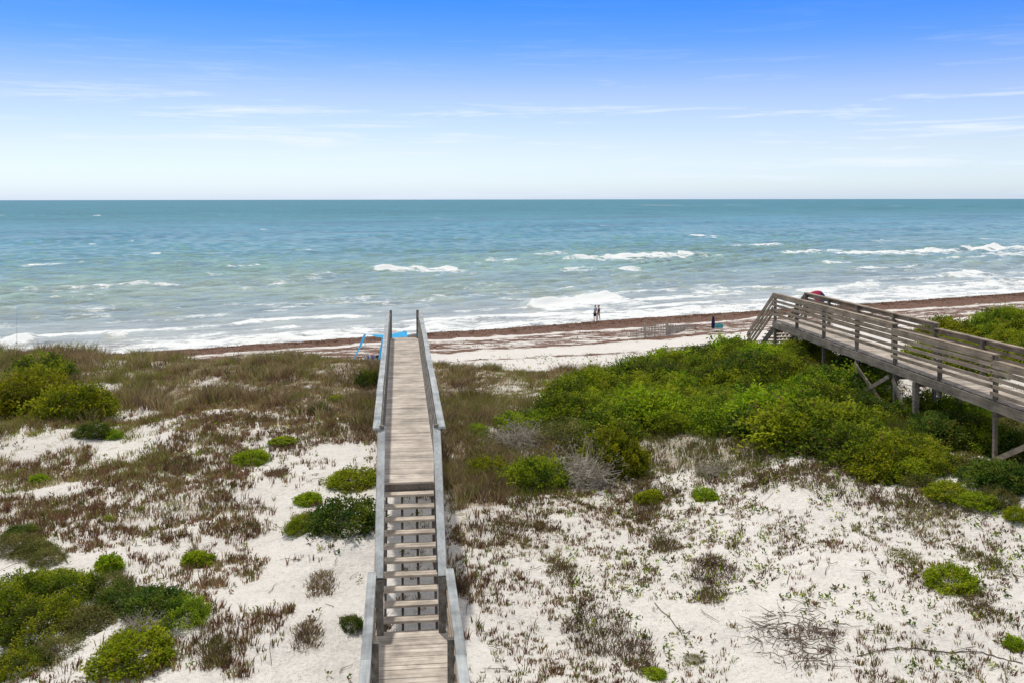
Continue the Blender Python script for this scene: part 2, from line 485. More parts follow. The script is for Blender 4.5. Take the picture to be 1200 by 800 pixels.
# the run of white water along the beach
lace = fbm(A, S * 1.6, 3.0, 4, 81); wob = (fbm(A, A * 0, 14, 3, 80) - .5) * 9
sw = sstep(15, 2, S + wob) * (.15 + 1.05 * lace)
for s_, w_, v_ in ((3.5, 1.3, .95), (9, 1.6, .95), (15.5, 1.8, .85), (24, 2.0, .6), (34, 2.4, .45)):
    sc_ = s_ + wob * (.4 + s_ * .03) + (fbm(A, A * 0, 5, 2, 84) - .5) * 3
    sw = np.maximum(sw, v_ * np.exp(-((S - sc_) / w_) ** 2) * sstep(.3, .6, fbm(A + s_ * 7, S * .3, 11, 3, 85)) * (.5 + .9 * fbm(A, S, 1.4, 3, 86)))
sw = np.where(S < .9, np.maximum(sw, .5), sw)
foam = np.maximum(foam, sw)
old = sstep(130, 15, S) * (fbm(A, S * 1.5, 7, 4, 83) - .36) * 1.25
foam = np.maximum(foam, np.clip(old, 0, .46))
for cx, cy, hx, hy, v in ((785, 307, 9, 1.8, .8), (770, 315, 7, 1.6, .8), (795, 317, 8, 1.6, .9), (780, 300, 9, 1.4, .6), (60, 408, 50, 2.0, .85), (140, 405, 30, 2.0, .9), (232, 384, 14, 2.2, .7),
                       (250, 397, 26, 3, .75), (482, 363, 24, 1.2, .8), (700, 372, 22, 1.4, .7), (880, 352, 26, 1.2, .6), (90, 395, 30, 1.2, .6), (20, 421, 40, 2.2, .95), (680, 371, 14, 2, .55), (540, 372, 25, 1.3, .6), (365, 381, 30, 1.3, .5), (150, 378, 20, 1.4, .5)):
    patch(cx, cy, hx, hy, v, weed)
Zs = Hs + .06 + .10 * np.clip(foam, 0, 1) * fbm(A, S, .9, 3, 90) * sstep(200, 40, S)
far = sstep(2000, 9000, S); Zs = Zs * (1 - far) + .05 * far
big = sstep(2000, 6000, np.abs(A - 30)); Zs = Zs * (1 - big) + .05 * big
# water colour: turbid by the beach, teal further out
def lerp3(stops, v):
    xs = [q[0] for q in stops]
    return np.stack([np.interp(v, xs, [q[1][c] for q in stops]) for c in range(3)], -1)
sv = np.clip(S + (fbm(A, S * 2.2, 45, 3, 95) - .5) * 55 * sstep(10, 80, S), -5, 1e5)
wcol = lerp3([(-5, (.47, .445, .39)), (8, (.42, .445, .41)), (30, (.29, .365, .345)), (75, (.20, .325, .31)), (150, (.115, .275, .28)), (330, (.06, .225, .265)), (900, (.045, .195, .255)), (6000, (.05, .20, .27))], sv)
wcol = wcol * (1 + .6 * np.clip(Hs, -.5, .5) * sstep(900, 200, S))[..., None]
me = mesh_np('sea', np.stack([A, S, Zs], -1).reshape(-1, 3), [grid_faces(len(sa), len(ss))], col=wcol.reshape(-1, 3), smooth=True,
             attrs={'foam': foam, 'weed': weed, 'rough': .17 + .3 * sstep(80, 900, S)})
t = NT('sea_water')
tc = t.n('ShaderNodeTexCoord').outputs['Object']
vs = t.mapping(tc, (.55, 1.0, 1))
f1 = t.noise(vs, 1.1, 7, .68, .5); f2 = t.noise(t.mapping(tc, (.35, 1, 1)), .28, 4, .6, .3)
f3 = t.noise(t.mapping(tc, (.6, 1, 1)), 4.5, 5, .7, .6)
ff = t.math('ADD', t.attr('foam'), t.math('MULTIPLY', t.math('SUBTRACT', f1, .5), 1.7))
ff = t.math('ADD', ff, t.math('MULTIPLY', t.math('SUBTRACT', f3, .5), .8))
ff = t.math('ADD', ff, t.math('MULTIPLY', t.math('SUBTRACT', f2, .5), .35))
ff = t.ramp(ff, [(.44, 0.0), (.54, .4), (.72, 1.0)])
wd = t.ramp(t.math('ADD', t.attr('weed'), t.math('MULTIPLY', t.math('SUBTRACT', f1, .5), 1.1)), [(.55, 0.0), (.75, 1.0)])
c = t.attr('col', 'Color')
big_n = t.noise(t.mapping(tc, (.4, 1, 1), (0, 0, .35)), .016, 11, .80, .2)
c = t.mix(1, c, t.ramp(t.noise(t.mapping(tc, (.22, 1, 1), (0, 0, .12)), .55, 6, .68, .4), [(.32, .72), (.5, 1.0), (.68, 1.22)]), 'MULTIPLY')
c = t.mix(1, c, t.ramp(big_n, [(.36, .62), (.5, .98), (.66, 1.32)]), 'MULTIPLY')
c = t.mix(t.math('MULTIPLY', wd, .85), c, (.13, .055, .035))
b = t.bump(t.noise(t.mapping(tc, (.6, 1.1, 1)), 1.0, 6, .6), .8, .3)
b = t.bump(t.noise(t.mapping(tc, (.6, 1.1, 1)), .22, 3, .55), .8, 1.2, b)
b = t.bump(big_n, .5, 3.0, b)
water = t.pbr(c, t.attr('rough'), .16, b)
fo = t.pbr(t.mix(f3, (.60, .63, .62), (.82, .83, .82)), .85, .1, t.bump(f1, .5, .12))
mx = t.n('ShaderNodeMixShader'); t.l(ff, mx.inputs[0]); t.l(water, mx.inputs[1]); t.l(fo, mx.inputs[2])
o = link('sea', me, t.fin(mx.outputs[0]), loc=(SH_O[0], SH_O[1], 0)); o.rotation_euler = (0, 0, SH_ANG)
tag(o, kind='structure')

# ------------------------------------------------------------------ boardwalk down the middle
def W1(u, w, z): 
    return Vector((.17 + UD[0] * u + RD[0] * w, UD[1] * u + RD[1] * w, z))
def gpt(P):
    return gz(P.x, P.y)
U_FAR, U_TOP, U_BOT, U_NEAR = 38.85, 18.97, 16.42, 7.0
Z_D, Z_L = 7.45, 5.63
rb = random.Random(3)
base = W1(U_BOT, 0, 0); base.z = gpt(base)
bw = empty('boardwalk', base)
tag(bw, 'straight plank boardwalk with grey painted handrails and open stairs in the middle', 'boardwalk')

def planks(u0, u1, z, half, Wf, zf=None, gap=.006, w=.138):
    m = MB(); u = u0
    while u < u1:
        uu = u + w / 2
        j = rb.uniform(-.012, .012); zz = (zf(uu) if zf else z) - .019 + rb.uniform(-.003, .003)
        m.board(Wf(uu, -half + j + rb.uniform(-.01, .01), zz + rb.uniform(-.002, .002)), Wf(uu, half + j + rb.uniform(-.01, .01), zz + rb.uniform(-.002, .002)), w - rb.uniform(gap * .5, gap * 2.2), .038)
        u += w
    return m
planks(U_TOP, U_FAR, Z_D, .60, W1).build('deck', M_DECK, bw)
planks(U_NEAR, U_BOT + .10, Z_L, .62, W1).build('landing', M_DECK, bw)

def section(Wf, u0, u1, z0, z1, side, cap_w, post_w, rails, root, m_cap, m_rail, cap_size=(.145, .042), start=0, ext=(0, 0), rail_size=(.03, .09)):
    w = side * cap_w
    c = MB(); ns = max(1, round((u1 - u0) / 3.6))
    for q in range(ns):                                # lengths butted end to end, none quite in line
        a, b = q / ns, (q + 1) / ns; e = .002
        j = [rb.uniform(-.007, .007) for _ in range(2)]; jz = [rb.uniform(-.004, .004) for _ in range(2)]
        c.board(Wf(u0 + (u1 - u0) * a + e, w + j[0], z0 + (z1 - z0) * a - cap_size[1] / 2 + jz[0]), Wf(u0 + (u1 - u0) * b - e, w + j[1], z0 + (z1 - z0) * b - cap_size[1] / 2 + jz[1]), cap_size[0], cap_size[1], bev=.008)
    c.build('handrail', m_cap, root)
    for d in rails:
        MB().board(Wf(u0, side * post_w, z0 - d), Wf(u1, side * post_w, z1 - d), rail_size[0], rail_size[1], bev=.004).build('rail', m_rail, root)

for sd in (-1, 1):
    section(W1, U_TOP - .02, U_FAR + .03, Z_D + 1.07, Z_D + 1.05, sd, .63, .535, (.10, .36, .62, .88), bw, M_CAP, M_POST)
    # stair rail
    section(W1, U_BOT - .02, U_TOP + .1, Z_L + .97, Z_D + 1.09, sd, .53, .60, (.16, .45, .74), bw, M_CAP, M_RAIL2)
    section(W1, U_NEAR, U_BOT + .02, Z_L + 1.06, Z_L + 1.06, sd, .645, .60, (.10, .36, .62, .88), bw, M_CAP, M_RAIL2)
    # posts
    for k in range(9):
        u = U_TOP + .06 + (U_FAR - .05 - U_TOP - .06) * k / 8
        top = Z_D + (1.10 if k in (0, 8) else 1.02)
        wp = .525 if k in (0, 8) else .605
        g = gpt(W1(u, sd * wp, 0)) - .3
        MB().board(W1(u, sd * wp, g), W1(u, sd * wp, top), .095, .095, up=(UD[0], UD[1], 0), bev=.006).build('post', M_POST, bw)
    for u, top in ((U_BOT, Z_L + .93), (13.9, Z_L + 1.01), (11.4, Z_L + 1.01), (9.0, Z_L + 1.01)):
        ww = .52 if u == U_BOT else .535
        g = gpt(W1(u, sd * ww, 0)) - .3
        MB().board(W1(u, sd * ww, g), W1(u, sd * ww, top), .12 if u == U_BOT else .095, .12 if u == U_BOT else .095, up=(UD[0], UD[1], 0), bev=.006).build('post', M_POST, bw)
    # edge beams under deck and landing
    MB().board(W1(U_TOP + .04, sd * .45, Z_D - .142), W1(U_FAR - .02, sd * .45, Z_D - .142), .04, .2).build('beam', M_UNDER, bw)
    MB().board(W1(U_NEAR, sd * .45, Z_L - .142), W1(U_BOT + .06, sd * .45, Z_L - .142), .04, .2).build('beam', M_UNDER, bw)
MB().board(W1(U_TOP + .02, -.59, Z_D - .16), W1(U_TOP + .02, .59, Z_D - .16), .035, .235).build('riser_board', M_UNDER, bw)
N_T = 10; RISE = (Z_D - Z_L) / 11; GO = (U_TOP - U_BOT - .1) / N_T
for k in range(1, N_T + 1):
    m = MB(); zz = Z_D - RISE * k - .022; uf = U_TOP - GO * k
    for j in range(2):
        uu = uf + .055 + j * .117
        m.board(W1(uu, -.465 + rb.uniform(-.008, .008), zz + rb.uniform(-.003, .003)), W1(uu, .465 + rb.uniform(-.008, .008), zz + rb.uniform(-.003, .003)), .111, .044, bev=.005)
    m.build('tread', M_TREAD, bw)
for w in (-.44, -.14, .14, .44):
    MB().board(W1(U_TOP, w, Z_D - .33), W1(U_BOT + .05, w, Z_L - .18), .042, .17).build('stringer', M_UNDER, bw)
# steps down to the beach at the far end
for k in range(1, 12):
    uu = U_FAR + .26 * k - .10; zz = Z_D - .17 * k - .02
    MB().board(W1(uu, -.5, zz), W1(uu, .5, zz), .25, .04).build('tread', M_TREAD, bw)
for w in (-.46, .46):
    MB().board(W1(U_FAR + .02, w, Z_D - .25), W1(U_FAR + 3.0, w, Z_D - .25 - 1.98), .042, .2).build('stringer', M_UNDER, bw)

# ------------------------------------------------------------------ second boardwalk, on the right
A2 = 14.97
def W2(u, w, z):
    # u is the distance ahead of the camera plane, w is measured to the right of its left-hand rail
    return Vector((A2 - .1148 * u + RD[0] * w, u + RD[1] * w, z))
W2W = 1.32
def zdeck2(u): return 8.06 - (39.1 - u) * .014
base = W2(29.6, W2W / 2, 0); base.z = gpt(base)
b2 = empty('boardwalk', base)
tag(b2, 'weathered unpainted brown boardwalk on tall posts above green shrubs, sloping stair at its seaward end', 'boardwalk')
U2 = [39.1, 36.95, 34.6, 32.1, 29.6, 27.15, 24.6, 22.1, 19.6, 17.1, 14.6, 12.1]
def planks2():
    m = MB(); u = 12.0
    while u < 39.15:
        zz = zdeck2(u) - .019 + rb.uniform(-.003, .003)
        m.board(W2(u, .02 + rb.uniform(-.015, .015), zz), W2(u, W2W - .02 + rb.uniform(-.015, .015), zz), .14 - rb.uniform(.004, .012), .038)
        u += .1405
    return m
planks2().build('deck', M_DECK, b2)
SECT2 = [(29.6, 39.1, 9.15, 9.16), (24.6, 29.62, 9.02, 8.99), (19.6, 24.62, 8.86, 8.86), (12.1, 19.62, 8.72, 8.76)]
for w, off in ((0, -.065), (W2W, .065)):
    s = -1 if w == 0 else 1
    for u0, u1, z0, z1 in SECT2:
        MB().board(W2(u0 - .12, w + s * -.0, z0 - .022), W2(u1 + .05, w + s * -.0, z1 - .022), .15, .042, bev=.006).build('handrail', M_RAIL2, b2)
        MB().board(W2(u0, w + s * .068, z0 - .12), W2(u1, w + s * .068, z1 - .12), .036, .145, bev=.004).build('rail', M_RAIL2, b2)
        for d in (.30, .48, .66, .84):
            MB().board(W2(u0 - .04, w + s * .068, z0 - d + rb.uniform(-.012, .012)), W2(u1 + .04, w + s * .068, z1 - d + rb.uniform(-.012, .012)), .036, .095, bev=.004).build('rail', M_RAIL2, b2)
    MB().board(W2(12.1, w + s * .045, zdeck2(12.1) - .165), W2(39.15, w + s * .045, zdeck2(39.15) - .165), .045, .25, bev=.004).build('rim_joist', M_RIM2, b2)
    for k, u in enumerate(U2):
        top = zdeck2(u) + 1.04
        z2 = [z0 + (z1 - z0) * (u - u0) / (u1 - u0) for u0, u1, z0, z1 in SECT2 if u0 - .05 <= u <= u1 + .05]
        top = max(z2) - .046
        P = W2(u, w - s * .03, 0); g = gpt(P) - .4
        long = k in (0, 1, 2, 3, 4, 6, 8, 10)
        MB().board(W2(u, w - s * .03, g if long else zdeck2(u) - .5), W2(u, w - s * .03, top), .10, .10, up=(UD[0], UD[1], 0), bev=.006).build('post', M_POST if k % 3 else M_RIM2, b2)
    # sturdy pile beside the joint
    P = W2(28.35, w + s * .0, 0)
    MB().board(W2(28.35, w, gpt(P) - .4), W2(28.35, w, zdeck2(28.35) - .3), .155, .155, up=(UD[0], UD[1], 0), bev=.01).build('pile', M_RIM2, b2)
for u in (38.9, 34.6, 29.45, 28.35, 24.6, 19.6):
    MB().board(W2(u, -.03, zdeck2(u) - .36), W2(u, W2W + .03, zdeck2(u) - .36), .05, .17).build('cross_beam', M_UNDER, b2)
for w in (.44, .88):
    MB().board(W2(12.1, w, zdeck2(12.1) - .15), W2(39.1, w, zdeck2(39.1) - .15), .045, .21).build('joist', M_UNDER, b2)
def brace(u0, w0, dz0, u1, w1, dz1):
    MB().board(W2(u0, w0, zdeck2(u0) - dz0), W2(u1, w1, zdeck2(u1) - dz1), .04, .13, up=(UD[0], UD[1], .2)).build('brace', M_RIM2, b2)
brace(32.0, -.10, .42, 29.75, -.10, 1.5); brace(29.7, -.13, .42, 31.9, -.13, 1.5)
brace(29.5, -.10, .45, 28.45, -.10, 1.65); brace(28.4, -.13, 1.3, 29.5, -.13, 1.9)
brace(24.6, .0, 1.55, 22.6, .0, .45)
# seaward stair with sloping rails
UE = 42.0; ZE = 6.15
for w, s in ((0, -1), (W2W, 1)):
    MB().board(W2(39.1, w, 9.13), W2(UE, w, ZE + 1.0), .14, .042, bev=.005).build('handrail', M_RAIL2, b2)
    for d in (.14, .36, .58, .80):
        MB().board(W2(39.1, w + s * .068, 9.15 - d), W2(UE, w + s * .068, ZE + 1.02 - d), .036, .10).build('rail', M_RAIL2, b2)
    P = W2(UE, w, 0)
    MB().board(W2(UE, w - s * .03, gpt(P) - .3), W2(UE, w - s * .03, ZE + 1.0), .1, .1, up=(UD[0], UD[1], 0)).build('post', M_RIM2, b2)
    MB().board(W2(39.15, w - s * .08, zdeck2(39.1) - .22), W2(UE, w - s * .08, ZE - .15), .042, .22).build('stringer', M_UNDER, b2)
for k in range(1, 11):
    uu = 39.15 + .265 * k; zz = zdeck2(39.1) - .172 * k - .02
    MB().board(W2(uu, .06, zz), W2(uu, W2W - .06, zz), .25, .04).build('tread', M_TREAD, b2)

# ------------------------------------------------------------------ shrubs
M_LEAF = foliage_mat('shrub_leaves'); M_TWIG = plain('shrub_twigs', (.16, .125, .095), .85, .15, .35, 9)
M_DRYTWIG = plain('dry_twigs', (.50, .45, .38), .9, .1, .35, 9)

def unit(v): return v / (np.linalg.norm(v, axis=-1, keepdims=True) + 1e-9)

def leaves_mesh(name, cen, out, n_per, rc, L, wid, cols, rg, up=.5, spread=.75, shade_var=.28):
    """rosettes of folded leaves around the shoot tips at cen"""
    N = len(cen) * n_per
    zs = .12 if not out.any() else 1
    c = np.repeat(cen, n_per, 0); o = np.repeat(out, n_per, 0); cc = np.repeat(cols, n_per, 0)
    p = c + rg.normal(0, 1, (N, 3)) * rc * np.array([1, 1, zs])
    d = unit(o * .7 + np.array([0, 0, up]) + rg.normal(0, spread, (N, 3)) * np.array([1, 1, zs * 2 if zs < 1 else 1]))
    side = unit(np.cross(d, np.array([0, 0, .9]) + o * .6 + rg.normal(0, .55, (N, 3))))
    nor = np.cross(side, d)
    l = L * rg.uniform(.6, 1.25, (N, 1)); w = l * wid
    fold = nor * w * .35
    v = np.stack([p, p + d * l * .5 + side * w * .5 + fold, p + d * l - nor * l * .12, p + d * l * .5 - side * w * .5 + fold], 1)
    val = rg.uniform(1 - shade_var, 1 + shade_var, (N, 1))
    dead = rg.random((N, 1)) < .035
    col = np.clip(np.where(dead, np.array([.26, .17, .07]), cc) * val + rg.normal(0, .006, (N, 3)), .004, 1)
    idx = np.arange(N * 4).reshape(N, 4)
    return mesh_np(name, v.reshape(-1, 3), [idx[:, [0, 1, 2]], idx[:, [0, 2, 3]]], col=np.repeat(col, 4, 0))

def twigs_mesh(name, cen, rg, frac=.5, r0=.016, wig=.12, sub=0):
    m = MB()
    for c in cen:
        if rg.random() > frac: continue
        b = np.array([rg.normal(0, .06), rg.normal(0, .06), -.05])
        mid = b * .5 + c * .5 + rg.normal(0, wig, 3) * np.array([1, 1, .5])
        m.tube([b, b * .6 + mid * .4 + rg.normal(0, wig * .3, 3), mid, c], [r0, r0 * .8, r0 * .55, r0 * .2], 4, False)
        for _ in range(sub):
            e = mid + rg.normal(0, .22, 3) * np.linalg.norm(c) * np.array([1, 1, .7]); e[2] = abs(e[2])
            m.tube([mid, (mid + e) / 2 + rg.normal(0, .03, 3), e], [r0 * .5, r0 * .35, r0 * .12], 3, False)
    me = bpy.data.meshes.new(name)
    me.from_pydata(m.v, [], m.f); me.update()
    return me

PAL = {
    'green':  [(.072, .118, .010), (.135, .205, .012), (.215, .29, .014), (.275, .345, .016), (.34, .405, .02)],
    'bright': [(.25, .35, .012), (.34, .43, .018), (.20, .29, .012), (.39, .46, .02)],
    'yellow': [(.27, .295, .010), (.20, .24, .010), (.34, .355, .014), (.135, .17, .010)],
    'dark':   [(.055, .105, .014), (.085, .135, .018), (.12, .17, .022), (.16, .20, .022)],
    'olive':  [(.16, .17, .045), (.22, .22, .06), (.115, .135, .03), (.27, .25, .08)],
    'grey':   [(.33, .30, .24), (.27, .25, .18), (.15, .18, .06), (.40, .37, .30)],
}
def shrub_mesh(name, r, h, n, per, L, pal, seed, wid=.5, rc=None, lob=.32, up=.5, frac=.25, sub=0, twigmat=None):
    rg = np.random.default_rng(seed)
    lobes = unit(rg.normal(0, 1, (7, 3)) + np.array([0, 0, .5])); lw = rg.uniform(-.6, 1, 7)
    d = rg.normal(0, 1, (n, 3)); d[:, 2] = np.abs(d[:, 2]) * .95 - .12; d = unit(d)
    Rr = 1 + lob * ((np.maximum(0, d @ lobes.T) ** 4) @ lw) + rg.normal(0, .05, n)
    rad = rg.uniform(.45, 1, n) ** .5 * np.where(rg.random(n) < .05, rg.uniform(1.03, 1.16, n), 1)
    cen = d * (Rr * rad)[:, None] * np.array([r, r, h]); cen[:, 2] = np.maximum(cen[:, 2], .02)
    P = np.array(PAL[pal])
    # neighbouring shoots share a tint, so the crown reads in clumps
    ci = (fbm(cen[:, 0] + 50, cen[:, 1] + cen[:, 2] * .7 + 50, r * .35, 2, seed % 9) * 2.4 - .7) * len(P) + rg.normal(0, .8, n)
    cols = P[np.clip(ci, 0, len(P) - 1).astype(int)]
    lm = leaves_mesh(name + '_foliage', cen, d, per, rc or r * .07, L, wid, cols, rg, up)
    lm.materials.append(M_LEAF)
    tm = twigs_mesh(name + '_stems', cen, rg, frac, r0=.012 + .006 * r, wig=.1 * r, sub=sub)
    tm.materials.append(twigmat or M_TWIG)
    return lm, tm

SPEC = {}
def spec(key, variants, **kw):
    SPEC[key] = [shrub_mesh(f'{key}_{i}', seed=hash_(key) + i * 13, **kw) for i in range(variants)]
def hash_(s): return sum((i + 1) * ord(c) for i, c in enumerate(s)) % 9973
# unit-size shrubs (radius about 1 m) scaled when placed; leaf length is chosen for the size they are used at
spec('green_large', 4, r=1.0, h=.85, n=330, per=22, L=.085, pal='green', rc=.075)
spec('bright_small', 3, r=1.0, h=.9, n=150, per=22, L=.20, pal='bright', rc=.10, wid=.55)
spec('bright_medium', 3, r=1.0, h=.85, n=240, per=22, L=.12, pal='bright', rc=.085)
spec('yellow_large', 3, r=1.0, h=.85, n=340, per=24, L=.085, pal='yellow', rc=.07)
spec('dense_round', 1, r=1.0, h=1.0, n=420, per=24, L=.10, pal='yellow', rc=.06, lob=.12)
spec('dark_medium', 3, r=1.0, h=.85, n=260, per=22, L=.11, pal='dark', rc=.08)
spec('olive_medium', 3, r=1.0, h=.7, n=240, per=18, L=.13, pal='olive', rc=.10, wid=.3, frac=.5, sub=1)
spec('grey_twiggy', 2, r=1.0, h=.8, n=170, per=7, L=.10, pal='grey', rc=.09, wid=.35, frac=1.0, sub=8, twigmat=M_DRYTWIG)

n_placed = 0
def shrub(x, y, key, r, label, group=None, h=1.0, z=None, name='shrub'):
    global n_placed
    lm, tm = SPEC[key][n_placed % len(SPEC[key])]
    n_placed += 1
    rg = random.Random(n_placed * 7)
    o = empty(name, (x, y, (gz(x, y) if z is None else z) - .03), rg.uniform(0, 6.28))
    o.scale = (r * rg.uniform(.92, 1.08), r * rg.uniform(.92, 1.08), r * h)
    link('foliage', lm, None, o); link('stems', tm, None, o)
    tag(o, label, 'shrub', group)
    return o
def shrub_px(px, py, width, key, label, group=None, h=1.0):
    """py is where the shrub meets the sand on its near side, width is in pixels of the photograph"""
    P = at(px, py); r = width / 2 * P[1] / F
    return shrub(P[0], P[1] + r * .8, key, r, label, group, h)

# individually placed shrubs
shrub_px(22, 487, 92, 'yellow_large', 'big yellow-green shrub cut by the left edge of the picture near the crest', h=1.0)
shrub_px(78, 492, 88, 'yellow_large', 'big rounded yellow-green shrub above the low dark green shrub on the left', h=1.05)
shrub_px(32, 450, 80, 'green_large', 'green shrub on the crest behind the two big yellow-green shrubs', h=.8)
shrub_px(-18, 490, 80, 'yellow_large', 'yellow-green shrub mostly outside the left edge, beside the big one', h=.95)
shrub_px(100, 514, 42, 'dark_medium', 'low dark green shrub under the big rounded yellow-green shrub', h=.7)
shrub_px(126, 515, 28, 'bright_medium', 'small light green shrub touching the right end of the low dark shrub', h=.7)
shrub_px(291, 546, 44, 'bright_medium', 'bright green leafy shrub alone on the sand halfway between left edge and boardwalk', h=.75)
shrub_px(21, 556, 13, 'bright_small', 'smaller of two round bright shrubs near the left edge')
shrub_px(43, 568, 20, 'bright_small', 'larger of two round bright shrubs near the left edge')
shrub_px(125, 610, 13, 'bright_small', 'tiny pale green shrub in sparse sprigs on the left slope')
shrub_px(226, 664, 33, 'bright_small', 'round bright green shrub on the sand right of the large lower left mound', h=.95)
shrub_px(122, 672, 32, 'bright_small', 'round bright green shrub at the upper rim of the lower left mound', h=.9)
shrub_px(49, 648, 17, 'bright_small', 'little bright shrub beside the olive thicket on the left edge')
shrub_px(395, 626, 92, 'dark_medium', 'dark green dome shrub left of the boardwalk stairs', h=.85)
shrub_px(352, 626, 48, 'yellow_large', 'yellow-green shrub leaning against the dark dome shrub by the stairs', h=.8)
shrub_px(358, 593, 28, 'bright_small', 'small bright shrub on top of the group left of the stairs', h=.9)
shrub_px(408, 576, 62, 'bright_medium', 'grassy bright green shrub at the back of the group left of the stairs', h=.6)
shrub_px(430, 455, 34, 'dark_medium', 'upright dark shrub against the far left side of the boardwalk', h=1.3)
shrub_px(372, 487, 26, 'dark_medium', 'small dark shrub in the dry grass left of the boardwalk', h=.8)
shrub_px(392, 472, 20, 'bright_small', 'small bright shrub in the dry grass left of the boardwalk', h=.8)
shrub_px(408, 742, 30, 'dark_medium', 'small dark leafy shrub beside the lower handrail of the stairs', h=.9)
shrub_px(141, 796, 92, 'bright_medium', 'bright light green bushy shrub at the bottom below the lower left mound', h=.85)
shrub_px(330, 522, 30, 'bright_small', 'flat pale green shrub on the sand ridge left of the boardwalk', h=.35)
for i, (px, py, w, k, h) in enumerate([(10, 720, 90, 'green_large', .8), (70, 715, 80, 'green_large', .75), (30, 755, 95, 'green_large', .8), (95, 745, 75, 'olive_medium', .7), (135, 720, 70, 'dark_medium', .7),
                                       (175, 728, 75, 'dark_medium', .8), (205, 738, 62, 'green_large', .75), (160, 755, 60, 'grey_twiggy', .7), (60, 778, 60, 'olive_medium', .6), (8, 796, 70, 'green_large', .8), (-12, 745, 80, 'green_large', .9), (110, 698, 60, 'olive_medium', .55),
                                       (45, 690, 70, 'green_large', .55), (190, 705, 40, 'olive_medium', .5)]):
    shrub_px(px, py, w, k, 'green shrub grown into the wide lower left mound', 'shrubs of the lower left mound', h)
for i, (px, py, w, k) in enumerate([(8, 650, 50, 'olive_medium'), (30, 655, 50, 'olive_medium'), (15, 632, 40, 'dark_medium'), (48, 665, 40, 'olive_medium')]):
    shrub_px(px, py, w, k, 'olive shrub of the small thicket at the left edge above the mound', 'olive shrubs at the left edge', .7)
# right of the boardwalk
shrub_px(558, 513, 30, 'bright_medium', 'round light green shrub in dry grass just right of the boardwalk', h=.9)
shrub_px(577, 562, 58, 'yellow_large', 'small yellow-tinged shrub at the left end of the mixed shrub row', h=.95)
shrub_px(626, 576, 84, 'green_large', 'leafy green shrub left of the grey twiggy shrub', h=1.1)
shrub_px(686, 578, 92, 'grey_twiggy', 'grey twiggy half-dead shrub between two green shrubs', h=.95)
shrub_px(722, 562, 80, 'dense_round', 'dense rounded yellow-green shrub at the right end of the mixed row', h=1.2)
shrub_px(678, 530, 70, 'olive_medium', 'olive shrub behind the grey twiggy shrub', h=.8)
shrub_px(610, 530, 80, 'grey_twiggy', 'pale bare twiggy shrub behind the leafy green one', h=.85)
shrub_px(722, 524, 90, 'green_large', 'light green spreading shrub behind the dense rounded shrub', h=.7)
shrub_px(763, 593, 30, 'bright_small', 'round bright green shrub alone on sand in front of the dense rounded shrub', h=.85)
shrub_px(829, 587, 30, 'bright_small', 'loose bright green shrub on sand under the thicket edge', h=.7)
shrub_px(847, 560, 60, 'grey_twiggy', 'grey wispy dead shrub at the sandy edge of the thicket', h=.5)
shrub_px(1126, 695, 60, 'bright_medium', 'bright green shrub on open sand at the lower right', h=.75)
shrub_px(1122, 590, 55, 'bright_medium', 'bright leafy shrub in front of the right boardwalk posts, left of a pair', h=.6)
shrub_px(1158, 603, 52, 'bright_medium', 'bright leafy shrub in front of the right boardwalk posts, right of a pair', h=.55)
shrub_px(1196, 616, 30, 'bright_medium', 'bright shrub at the right edge below the boardwalk posts', h=.9)
shrub_px(1192, 768, 24, 'bright_small', 'small bright shrub at the right edge near the long runner', h=.8)
shrub_px(765, 796, 30, 'bright_small', 'low green shrub at the bottom edge right of the stairs', h=.5)
shrub_px(815, 778, 22, 'olive_medium', 'low olive shrub near the bottom edge right of the stairs', h=.5)

# the thicket
rt = random.Random(17)
cand = []
mn = Z_THICK.min(0); mxx = Z_THICK.max(0)
tries = 0
while tries < 6000 and len(cand) < 200:
    tries += 1
    x = rt.uniform(mn[0], mxx[0]); y = rt.uniform(mn[1], mxx[1])
    if not inside(Z_THICK, np.array([x]), np.array([y]))[0]: continue
    if all((x - a) ** 2 + (y - b) ** 2 > .5 for a, b in cand): cand.append((x, y))
for x, y in cand:
    far = sstep(24, 37, y)
    k = rt.choice(['green_large'] * 8 + ['bright_medium', 'bright_medium', 'yellow_large', 'dark_medium'])
    r = rt.uniform(.75, 1.2)
    side = 'seaward' if y > 32 else ('landward' if y < 27.5 else 'middle')
    near = 'nearer the right boardwalk' if x > 7 else 'nearer the middle boardwalk'
    if rt.random() < .05: k, r = 'grey_twiggy', r * .9
    if x > W2(y, 0, 0).x - 1.15: r *= .75
    shrub(x, y, k, r, f'shrub in the {side} part of the big thicket, {near}', f'{side} thicket shrubs {near}', rt.uniform(.6, .9) + .1 * float(far))
for px, py, w_, k, lab in ((965, 528, 165, 'green_large', 'largest rounded green mound in the front right of the big thicket'), (1035, 556, 130, 'green_large', 'rounded green mound at the front right tip of the big thicket'),
                           (905, 508, 105, 'bright_medium', 'light green mound left of the largest mound in the thicket front'), (1000, 480, 110, 'green_large', 'green mound behind the largest mound, close to the right boardwalk'),
                           (1080, 568, 60, 'bright_medium', 'light green low shrub at the outer tip of the big thicket'), (680, 505, 100, 'green_large', 'dark based green mound at the front left of the big thicket'), (770, 505, 90, 'bright_medium', 'light green mound in the front middle of the big thicket')):
    shrub_px(px, py, w_, k, lab, None, .8)
